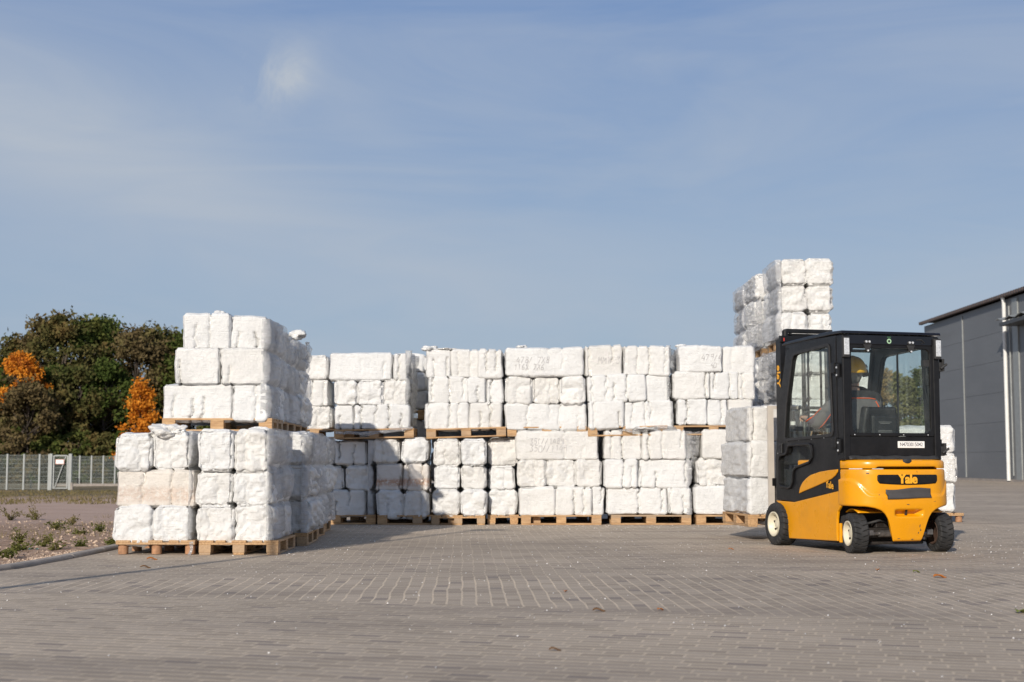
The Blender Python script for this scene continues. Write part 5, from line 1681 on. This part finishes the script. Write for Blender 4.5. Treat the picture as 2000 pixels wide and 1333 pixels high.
# right-hand brackets
for zz, r_ in ((1.935, .05), (1.045, .055)):
    m = MB(); m.box((W2 + .03, .03, zz), (.05, .05, .10)); m.box((W2 + .06, .03, zz + .02), (.025, .07, .13)); m.tube([(W2 + .02, -.01, zz - .02), (W2 + .09, -.02, zz + .03)], .014, 8); m.build('door_latch', M['black_matt'], fk, bevel=.004)
# front window, cowl, dashboard
m = MB(); m.prism([(1.12, .90), (1.50, .90), (1.50, 1.10), (1.40, 1.16), (1.12, 1.12)], 'x', -.50, .50); m.build('dashboard', M['black_matt'], fk, bevel=.02)
m = MB(); m.ring([(-.52, 1.16), (.52, 1.16), (.52, 2.235), (-.52, 2.235)], [(-.50, 1.18), (.50, 1.18), (.50, 2.20), (-.50, 2.20)], 'y', -.012, .012)
fw = m.build('front_window', M['black'], fk); fw.location = (0, 1.464, 1.16); fw.rotation_euler = (rad(12.0), 0, 0)
for v in fw.data.vertices: v.co.z -= 1.16
m = MB(); m.prism([(-.50, .02), (.50, .02), (.50, 1.04), (-.50, 1.04)], 'y', -.002, .002); m.build('pane', M['glass'], fw)
# steering column and wheel
m = MB(); m.tube([(-.30, 1.22, 1.08), (-.30, 1.04, 1.385)], .028, 10); st = m.build('steering_column', M['black_matt'], fk, smooth=True)
def torus(c, R, r, tilt, mat, name, parent):
    m = MB()
    ct, st_ = math.cos(tilt), math.sin(tilt)
    def fn(i, j):
        a = 2 * math.pi * i / 40; b = 2 * math.pi * (j % 10) / 10
        x = (R + r * math.cos(b)) * math.cos(a); y = (R + r * math.cos(b)) * math.sin(a); z = r * math.sin(b)
        return (c[0] + x, c[1] + y * ct - z * st_, c[2] + y * st_ + z * ct)
    m.grid(fn, 40, 11, True)
    for k in range(3):
        a = 2 * math.pi * k / 3 + .5
        m.tube([(c[0], c[1], c[2]), (c[0] + R * math.cos(a), c[1] + R * math.sin(a) * ct, c[2] + R * math.sin(a) * st_)], .010, 6)
    return m.build(name, mat, parent, smooth=True)
SWC = Vector((-.30, 1.03, 1.40))
torus(SWC, .165, .015, rad(32), M['black_matt'], 'steering_wheel', st)
# seat
m = MB()
def seatback(i, j):
    t = i / 12; s = j / 10 * 2 - 1
    z = 1.05 + .46 * t
    w = .205 * (1 - .18 * t ** 3)
    return (.02 + s * w, .27 - .05 * t - .045 * (1 - s * s) ** .5 * -1 * .6, z)
m.grid(seatback, 13, 11)
seat = empty('seat', (0, 0, 0)); seat.parent = fk
o = m.build('backrest', M['seat'], seat, smooth=True); so = o.modifiers.new('thickness', 'SOLIDIFY'); so.thickness = .09; so.offset = 1
b_ = o.modifiers.new('bevel', 'BEVEL'); b_.width = .025; b_.segments = 3
m = MB(); m.box((.02, .20, 1.28), (.30, .06, .30)); sh = m.build('back_shell', M['seat'], seat, bevel=.03, bseg=3)
m = MB()
for k, (z, w) in enumerate(((1.352, .17), (1.338, .13), (1.262, .18), (1.248, .19), (1.236, .16))): m.box((.02, .1685, z), (w * .9, .002, .007))
m.build('back_print', M['grey_print'], sh)
m = MB(); m.box((.02, .50, 1.02), (.44, .48, .10)); m.build('cushion', M['seat'], seat, bevel=.03, bseg=3)
m = MB(); m.box((.27, .55, 1.20), (.07, .36, .05)); m.box((.27, .40, 1.10), (.05, .10, .20)); m.build('armrest', M['black_matt'], seat, bevel=.012)
m = MB(); m.tube([(.36, .62, 1.16), (.34, .60, 1.36)], .010, 8); m.tube([(.34, .60, 1.355), (.338, .598, 1.40)], .02, 10); m.build('control_lever', M['black_matt'], fk, smooth=True)
m = MB(); m.tube([(.40, 1.38, 1.30), (.36, 1.30, 1.47)], .008, 8); m.build('mirror_arm', M['black_matt'], fk); m = MB(); m.box((.36, 1.29, 1.50), (.10, .05, .08)); m.build('work_lamp', M['black_matt'], fk, bevel=.012)
m = MB(); m.tube([(-.47, 1.30, 1.30), (-.47, 1.30, 1.42)], .028, 12); m.tube([(-.47, 1.30, 1.42), (-.47, 1.30, 1.50)], .022, 12); bt = m.build('beaker', M['black_matt'], fk); smooth_by_angle(bt)
m = MB(); m.tube([(-.47, 1.30, 1.345), (-.47, 1.30, 1.385)], .0295, 14, False); m.build('beaker_band', M['white_label'], bt)

# mast
mast = empty('mast', (0, 1.86, 0)); mast.parent = fk
for sx in (-1, 1):
    m = MB(); m.prism([(sx * .36, -.06), (sx * .36, .06), (sx * .27, .06), (sx * .27, .038), (sx * .335, .038), (sx * .335, -.038), (sx * .27, -.038), (sx * .27, -.06)], 'z', .10, 2.36)
    ch = m.build('outer_channel', M['black'], mast)
    m = MB(); m.box((sx * .285, -.005, 1.25), (.035, .075, 2.28)); m.build('inner_channel', M['grease'], mast)
    m = MB(); m.tube([(sx * .235, -.05, .15), (sx * .235, -.05, 1.5)], .028, 12); m.tube([(sx * .235, -.05, 1.5), (sx * .235, -.05, 2.36)], .017, 12); o = m.build('lift_cylinder', M['steel'], mast); smooth_by_angle(o)
    m = MB(); m.tube([(sx * .20, .02, 1.0), (sx * .20, .02, 2.38)], .014, 8); m.build('chain', M['grease'], mast)
    m = MB(); m.tube([(sx * .275, -.02, 2.37), (sx * .275, -.02, 2.465)], .038, 14); m.tube([(sx * .21, -.02, 2.42), (sx * .21, -.02, 2.468)], .018, 10); o = m.build('guide_cap', M['black'], mast); smooth_by_angle(o)
    m = MB(); m.tube([(sx * .30, -.72, .50), (sx * .33, -.08, .62)], .035, 10); m.build('tilt_cylinder', M['steel'], mast)
    if sx < 0:
        lettering('Yale', .155, lambda x, y: (-.3625, -.005 - y * .72, 1.93 + x), ch, 'yellow_mark', .02, .95)
m = MB(); m.box((.03, 0, 2.462), (.60, .09, .045)); m.box((.03, .02, 2.418), (.54, .05, .03)); tb = m.build('top_crosshead', M['black'], mast, bevel=.006)
m = MB(); m.box((.0, -.06, 2.36), (.74, .05, .075)); m.build('crossbar', M['black'], mast, bevel=.006)
m = MB(); m.box((-.325, -.087, 2.353), (.014, .003, .038)); m.build('warning_mark', M['red_mark'], mast)
m = MB(); m.box((0, 0, 1.32), (.56, .06, .05)); m.box((0, 0, .55), (.56, .06, .08)); m.build('mast_tie', M['black'], mast)
m = MB(); m.tube([(-.05, -.03, .2), (-.05, -.03, 1.2)], .045, 14); m.tube([(-.05, -.03, 1.2), (-.05, -.03, 2.3)], .024, 12); o = m.build('centre_cylinder', M['steel'], mast); smooth_by_angle(o)
# carriage and load guard
car = empty('carriage', (0, 2.10, 0)); car.parent = fk
m = MB(); m.box((0, 0, .33), (.70, .05, .09)); m.box((0, 0, .70), (.70, .05, .09)); m.build('carriage_plate', M['black'], car, bevel=.006)
m = MB()
m.box((-.355, .0, .98), (.072, .03, 1.23)); m.box((.355, .0, .98), (.072, .03, 1.23))
for x in (-.13, .09): m.box((x, .001, 1.17), (.05, .026, .82))
m.box((0, .002, 1.575), (.71, .026, .035))
m.build('load_guard', M['beige_steel'], car)
for sx in (-1, 1):
    m = MB(); m.box((sx * .26, .04, .46), (.10, .045, .56)); m.prism([(.02, .185), (1.12, .205), (1.12, .222), (.06, .232), (.02, .25)], 'x', sx * .26 - .05, sx * .26 + .05); m.build('fork', M['steel'], car, bevel=.004)
m = MB(); m.tube([(-.36, -.28, .34), (-.36, -.28, .74), (-.36, -.31, .74)], .008, 8); m.box((-.36, -.27, .52), (.02, .03, .16)); m.build('hose_bracket', M['black_matt'], car)

# ------------------------------------------------------------------ the load on the forks (a pallet and six bales)
LY = rad(6)
LO = Vector((2.80, 17.0, 0))
LM = Matrix.Translation(LO) @ Matrix.Rotation(LY, 4, 'Z')
LZ = .165
pc = LM @ Vector((.40, .60, LZ))
pallet(pc, LY + rad(90), 'lifted pallet on the forks, its end notches lit by the sun')
z = LZ + .144
for li, (h, sp_) in enumerate(((.435, (.02, .82)), (.43, (.0, .80)), (.43, (.03, .81)))):
    a, b = sp_
    c = LM @ Vector(((a + b) / 2, .60, z + h / 2))
    bale(c, (b - a, 1.16, h + .02), 'long', f"white film-wrapped foam bale, {LAYER[li]} one of three on the lifted pallet", nseed(), 'bale', None,
         (0, (.0, .012, -.01)[li], LY + (.0, .03, -.02)[li]), .014, .016)
    z += h

# ------------------------------------------------------------------ driver
def skin_mesh(name, chains, mat, parent, levels=1, branch=None):
    """one continuous skinned surface; chains: lists of (key, (x,y,z), radius); a repeated key joins there"""
    idx, co, rd, ed = {}, [], [], []
    for ch in chains:
        prev = None
        for it in ch:
            k = it[0]
            if k not in idx:
                idx[k] = len(co); co.append(it[1]); rd.append(it[2])
            if prev is not None: ed.append((prev, idx[k]))
            prev = idx[k]
    me = bpy.data.meshes.new(name); me.from_pydata(co, ed, [])
    o = bpy.data.objects.new(name, me); COL.objects.link(o)
    bm = bmesh.new(); bm.from_mesh(me); ly = bm.verts.layers.skin.verify()
    bm.verts.ensure_lookup_table()
    for v, r in zip(bm.verts, rd):
        v[ly].radius = r if isinstance(r, tuple) else (r, r)
    bm.verts[0][ly].use_root = True
    bm.to_mesh(me); bm.free()
    sk = o.modifiers.new('skin', 'SKIN'); sk.use_smooth_shade = True
    sb = o.modifiers.new('sub', 'SUBSURF'); sb.levels = levels; sb.render_levels = levels
    dg = bpy.context.evaluated_depsgraph_get(); dg.update()
    m2 = bpy.data.meshes.new_from_object(o.evaluated_get(dg)); m2.name = name
    o.modifiers.clear(); o.data = m2; m2.materials.clear(); m2.materials.append(mat); m2.shade_smooth()
    bpy.data.meshes.remove(me)
    if parent: o.parent = parent
    return o
DR = FM @ Vector((-.155, .46, 1.06))
man = empty('person', DR, YAW, 'driver in yellow helmet and dark grey jacket with orange piping, seated in the forklift', 'person')
man.scale = (1.16, 1.06, 1.06)
HY = rad(-14)          # head turned a little to the right
hand_l, hand_r = Vector((-.268, .525, .325)), Vector((.018, .525, .325))
def arm(s, hand):
    sh = Vector((s * .195 + .01, .02, .50)); el = Vector((s * .285, .20, .27)); wr = hand + Vector((s * .01, -.085, .0))
    return [('ch', (0, .025, .44), .15), ('sh%d' % s, sh, .075), ('ua%d' % s, sh.lerp(el, .5), .060), ('el%d' % s, el, .050), ('fa%d' % s, el.lerp(wr, .5), .045), ('wr%d' % s, wr, .030)]
body = [[('pe', (0, .02, .08), .145), ('be', (0, .0, .24), .145), ('ch', (0, .025, .44), .15), ('nb', (0, .035, .565), .075), ('nk', (0, .045, .635), .058), ('hd0', (.0, .07, .70), .078), ('hd1', (0, .06, .785), .098), ('hd2', (0, .055, .86), .082)]]
for s, hd_ in ((-1, hand_l), (1, hand_r)):
    body.append(arm(s, hd_) + [('pm%d' % s, hd_ + Vector((s * .005, -.03, .012)), .026), ('pk%d' % s, hd_ + Vector((0, .012, .018)), .022)])
    for k in range(4):
        fx = (k - 1.5) * .019
        L_ = (.9, 1.05, 1.0, .8)[k]
        b0 = hd_ + Vector((fx, .018, .02))
        body.append([('pk%d' % s, None, 0), ('f%d%da' % (s, k), b0 + Vector((0, .014, .006)), .009), ('f%d%db' % (s, k), b0 + Vector((0, .034 * L_, -.006)), .0085), ('f%d%dc' % (s, k), b0 + Vector((0, .036 * L_, -.030)), .008), ('f%d%dd' % (s, k), b0 + Vector((0, .016, -.044 * L_)), .007)])
    body.append([('pm%d' % s, None, 0), ('t%da' % s, hd_ + Vector((-s * .030, -.004, .004)), .010), ('t%db' % s, hd_ + Vector((-s * .036, .022, -.008)), .0085), ('t%dc' % s, hd_ + Vector((-s * .026, .036, -.02)), .0075)])
    hip = ('hp%d' % s, (s * .09, .06, .06), .09)
    body.append([('pe', None, 0), hip, ('th%d' % s, (s * .115, .27, .075), .080), ('kn%d' % s, (s * .13, .47, .09), .060), ('sk%d' % s, (s * .13, .53, -.12), .052), ('an%d' % s, (s * .13, .56, -.30), .040), ('to%d' % s, (s * .135, .70, -.34), .035)])
bd_ = skin_mesh('body', body, M['skin'], man, 1)
# face: nose, brow, eye hollows and mouth pushed out of the same surface, ears grown beside them
C_ = Vector((0, .06, .785))
for v in bd_.data.vertices:
    r_ = v.co - C_
    if v.co.z > .68:
        r2 = Vector((r_.x * math.cos(-HY) - r_.y * math.sin(-HY), r_.x * math.sin(-HY) + r_.y * math.cos(-HY), r_.z))
        r2.x *= .86; r2.y *= 1.06
        if r2.y > .03:
            r2.y += .024 * math.exp(-(r2.x / .016) ** 2 - ((r2.z + .012) / .024) ** 2) - .010 * math.exp(-((abs(r2.x) - .032) / .014) ** 2 - ((r2.z - .012) / .012) ** 2) + .006 * math.exp(-(r2.x / .028) ** 2 - ((r2.z + .052) / .008) ** 2)
        v.co = C_ + Vector((r2.x * math.cos(HY) - r2.y * math.sin(HY), r2.x * math.sin(HY) + r2.y * math.cos(HY), r2.z))
def head(p):
    p = Vector(p)
    return C_ + Vector((p.x * math.cos(HY) - p.y * math.sin(HY), p.x * math.sin(HY) + p.y * math.cos(HY), p.z))
# clothes
jc = [[('pe', (0, .02, .10), (.165, .15)), ('be', (0, .0, .24), (.170, .155)), ('ch', (0, .025, .43), (.195, .165)), ('nb', (0, .035, .565), (.115, .10)), ('nk', (0, .045, .635), .086)]]
for s, hd_ in ((-1, hand_l), (1, hand_r)):
    a = arm(s, hd_)
    jc.append([('ch', None, 0)] + [(k, p, r + .030) for k, p, r in a[1:-1]] + [('cf%d' % s, Vector(a[-2][1]).lerp(Vector(a[-1][1]), .85), .044)])
jk = skin_mesh('jacket', jc, M['jacket'], man, 2)
jk.data.materials.append(M['jacket_black'])
for p in jk.data.polygons:
    c = p.center
    if c.z > .515 - .25 * max(0, abs(c.x) - .16) or (abs(c.x) < .05 and c.z < .2): p.material_index = 1
tr_ = [[('pe', (0, .03, .07), .160)]]
for s in (-1, 1):
    tr_.append([('pe', None, 0), ('hp%d' % s, (s * .09, .07, .06), .105), ('th%d' % s, (s * .115, .27, .075), .095), ('kn%d' % s, (s * .13, .475, .09), .075), ('sk%d' % s, (s * .13, .53, -.12), .066), ('an%d' % s, (s * .13, .555, -.27), .058)])
skin_mesh('trousers', tr_, M['trousers'], man, 1)
dg = bpy.context.evaluated_depsgraph_get()
bvh = BVHTree.FromPolygons([v.co for v in jk.data.vertices], [p.vertices[:] for p in jk.data.polygons])
m = MB()
def pipe_path(pts, r=.006):
    out = []
    for x, z in pts:
        h_ = bvh.ray_cast(Vector((x, -.6, z)), Vector((0, 1, 0)))
        if h_[0] is not None: out.append(h_[0] + Vector((0, -.004, 0)))
    if len(out) > 1: m.tube(out, r, 6)
pipe_path([(-.20 + .36 * i / 24, .520 - .9 * max(0, abs(-.20 + .36 * i / 24) - .10) ** 1.6) for i in range(25)])
pipe_path([(.16 + .085 * (i / 16) ** .8, .490 - .26 * i / 16) for i in range(17)])
pipe_path([(-.20 - .085 * (i / 16) ** .8, .48 - .26 * i / 16) for i in range(17)])
h_out = []
for i in range(14):
    t = i / 13
    p = Vector((-.24, .10, .42)).lerp(Vector((-.36, .47, .30)), t)
    q = bvh.ray_cast(Vector((-1.0, p.y, p.z - .05 * math.sin(t * 3.1))), Vector((1, 0, 0)))
    if q[0] is not None: h_out.append(q[0] + Vector((-.004, 0, 0)))
if len(h_out) > 1: m.tube(h_out, .006, 6)
m.build('orange_piping', M['orange'], jk, smooth=True)
# helmet, ear defenders, hair, ears
m = MB()
def hel(i, j):
    a = 2 * math.pi * i / 32; t = j / 11
    e = t * math.pi / 2
    r = .142 * math.cos(e) ** .8 + .0
    z = .0 + .160 * math.sin(e)
    q = Vector((r * math.cos(a) * .93, r * math.sin(a) * 1.12, z))
    if j == 0: q = Vector((q.x * 1.03, q.y * 1.03 + (.045 if math.sin(a) > 0 else .01) * max(0, math.sin(a)), -.004))
    q.z += .006 * (1 if abs(q.x) < .018 and t > .2 else 0)
    q.y += .18 * (q.z) * 0
    return tuple(head((q.x, q.y - .008, q.z + .01 + q.y * .10)))
m.grid(hel, 32, 12, True)
o = m.build('helmet', M['helmet'], man, smooth=True); o.modifiers.new('thickness', 'SOLIDIFY').thickness = .004
m = MB()
def hairf(i, j):
    a = math.pi * (1.0 + i / 20); t = j / 6
    r = .108 - .050 * t ** 2.2 + .004 * math.sin(i * 2.3 + j * 1.7)
    return tuple(head((r * math.cos(a) * .90, r * math.sin(a) * 1.10 - .002, .04 - .155 * t)))
m.grid(hairf, 21, 7)
o = m.build('hair', M['hair'], man, smooth=True); o.modifiers.new('thickness', 'SOLIDIFY').thickness = .008
for s in (-1, 1):
    m = MB(); m.tube([head((s * .098, .0, -.005)), head((s * .148, -.005, .0))], [.042, .036], 16); o = m.build('ear_defender', M['black_matt'], man); smooth_by_angle(o)
    m = MB(); m.tube([head((s * .140, -.004, .02)), head((s * .142, -.004, .06)), head((s * .130, 0, .085))], .007, 6); m.build('arm', M['black_matt'], o)
    m = MB(); m.tube([head((s * .036, .098, .012)), head((s * .036, .104, .012))], [.011, .006], 10); m.build('eye', M['white_label'], man)

# ------------------------------------------------------------------ camera, light, sky
cam = bpy.data.cameras.new('camera'); co = bpy.data.objects.new('camera', cam); COL.objects.link(co)
co.location = (0, 0, CAMH); co.rotation_euler = (rad(90) + PITCH, 0, 0)
cam.sensor_width = 36.0; cam.lens = FOC / 2000 * 36.0; cam.clip_end = 4000
cam.dof.use_dof = True; cam.dof.focus_distance = 15.3; cam.dof.aperture_fstop = 3.0
SC.camera = co
SUN_STRENGTH, SKY_STRENGTH = 4.4, 0.10
sl = bpy.data.lights.new('sun', 'SUN'); sl.energy = SUN_STRENGTH; sl.angle = rad(0.53); sl.color = (1.0, 0.915, 0.80)
so = bpy.data.objects.new('sun', sl); COL.objects.link(so)
d = Vector((math.sin(SUN_AZ) * math.cos(SUN_EL), math.cos(SUN_AZ) * math.cos(SUN_EL), -math.sin(SUN_EL)))
so.rotation_euler = d.to_track_quat('-Z', 'Y').to_euler(); so.location = (-20, -50, 30)

w = bpy.data.worlds.new('World'); SC.world = w; w.use_nodes = True
t = w.node_tree; t.nodes.clear()
N_ = lambda ty, **k: (lambda x: [setattr(x, a, b) for a, b in k.items()] and x or x)(t.nodes.new(ty))
sky = N_('ShaderNodeTexSky'); sky.sky_type = 'NISHITA'; sky.sun_disc = False
sky.sun_elevation = SUN_EL; sky.sun_rotation = rad(180) + SUN_AZ; sky.air_density = 1.15; sky.dust_density = 1.2; sky.ozone_density = 2.0; sky.altitude = 50
tc = N_('ShaderNodeTexCoord')
def wmap(scale, rot=(0, 0, 0), loc=(0, 0, 0)):
    x = t.nodes.new('ShaderNodeMapping'); t.links.new(tc.outputs['Generated'], x.inputs[0])
    x.inputs[1].default_value = loc; x.inputs[2].default_value = rot; x.inputs[3].default_value = scale; return x.outputs[0]
def wnoise(vec, sc, det, ro, di=0.0):
    x = t.nodes.new('ShaderNodeTexNoise'); t.links.new(vec, x.inputs[0]); x.inputs['Scale'].default_value = sc; x.inputs['Detail'].default_value = det; x.inputs['Roughness'].default_value = ro; x.inputs['Distortion'].default_value = di; return x.outputs[0]
def wramp(f, stops):
    x = t.nodes.new('ShaderNodeValToRGB'); t.links.new(f, x.inputs[0]); e = x.color_ramp.elements
    while len(e) < len(stops): e.new(.5)
    for i, (p, c) in enumerate(stops): e[i].position = p; e[i].color = (c, c, c, 1)
    return x.outputs[0]
def wmath(op, a, b, cl=False):
    x = t.nodes.new('ShaderNodeMath'); x.operation = op; x.use_clamp = cl
    for s_, v in zip(x.inputs, (a, b)):
        if isinstance(v, bpy.types.NodeSocket): t.links.new(v, s_)
        else: s_.default_value = v
    return x.outputs[0]
veil = wramp(wnoise(wmap((1.5, 1.5, 6.5), (0, rad(20), 0), (.3, .1, .4)), 1.9, 6, .55, 1.1), [(.36, 0.0), (.66, .75)])
veil2 = wramp(wnoise(wmap((1.2, 1.2, 7.0), (0, rad(-24), 0), (.7, .2, .1)), 1.6, 6, .55, 1.3), [(.42, 0.0), (.68, .55)])
sep = t.nodes.new('ShaderNodeSeparateXYZ'); t.links.new(tc.outputs['Generated'], sep.inputs[0])
# whiter bank low on the left
def blob(dx_, dz_, sx_, sz_, tilt=0.0):
    ax_ = wmath('SUBTRACT', sep.outputs[0], dx_); az_ = wmath('SUBTRACT', sep.outputs[2], dz_)
    az2 = wmath('ADD', az_, wmath('MULTIPLY', ax_, tilt))
    e = wmath('ADD', wmath('POWER', wmath('DIVIDE', ax_, sx_), 2.0), wmath('POWER', wmath('DIVIDE', az2, sz_), 2.0))
    return wmath('POWER', 2.718, wmath('MULTIPLY', e, -1.0))
bank = wmath('MULTIPLY', blob(-.31, .215, .24, .050, .30), .70)
fl = wnoise(wmap((8, 8, 8), (0, rad(60), 0)), 3.2, 8, .62, .6)
puff = wmath('MULTIPLY', blob(-.160, .262, .023, .019, -.25), wramp(fl, [(.36, .06), (.62, .95)]))
tail = wmath('MULTIPLY', blob(-.115, .245, .05, .022, .55), .18)
allc = wmath('ADD', wmath('ADD', wmath('MULTIPLY', wmath('MAXIMUM', veil, veil2), .52), bank), wmath('ADD', puff, tail), True)
mx = t.nodes.new('ShaderNodeMix'); mx.data_type = 'RGBA'
hz = t.nodes.new('ShaderNodeValToRGB'); t.links.new(sep.outputs[2], hz.inputs[0])
he = hz.color_ramp.elements; he.new(.5); he.new(.7)
for i_, (p_, c_) in enumerate(((0.0, (3.05, 4.15, 5.7)), (0.14, (3.05, 4.0, 5.65)), (0.36, (1.55, 2.62, 5.15)), (0.62, (0.8, 1.5, 3.2)))): he[i_].position = p_; he[i_].color = tuple(v / 10 for v in c_) + (1,)
hm = t.nodes.new('ShaderNodeVectorMath'); hm.operation = 'SCALE'; hm.inputs[3].default_value = 10.0; t.links.new(hz.outputs[0], hm.inputs[0])
m0 = t.nodes.new('ShaderNodeMix'); m0.data_type = 'RGBA'; m0.inputs[0].default_value = 0.80
t.links.new(sky.outputs[0], m0.inputs[6]); t.links.new(hm.outputs[0], m0.inputs[7])
t.links.new(allc, mx.inputs[0]); t.links.new(m0.outputs[2], mx.inputs[6]); mx.inputs[7].default_value = (4.5, 5.05, 5.85, 1)
bg = t.nodes.new('ShaderNodeBackground'); bg.inputs[1].default_value = SKY_STRENGTH
t.links.new(mx.outputs[2], bg.inputs[0])
ow = t.nodes.new('ShaderNodeOutputWorld'); t.links.new(bg.outputs[0], ow.inputs[0])

SC.view_settings.view_transform = 'Standard'; SC.view_settings.look = 'None'
SC.view_settings.exposure = 0.0; SC.view_settings.gamma = 1.0
SC.render.engine = 'CYCLES'
SC.cycles.max_bounces = 10; SC.cycles.transparent_max_bounces = 16; SC.cycles.use_denoising = True
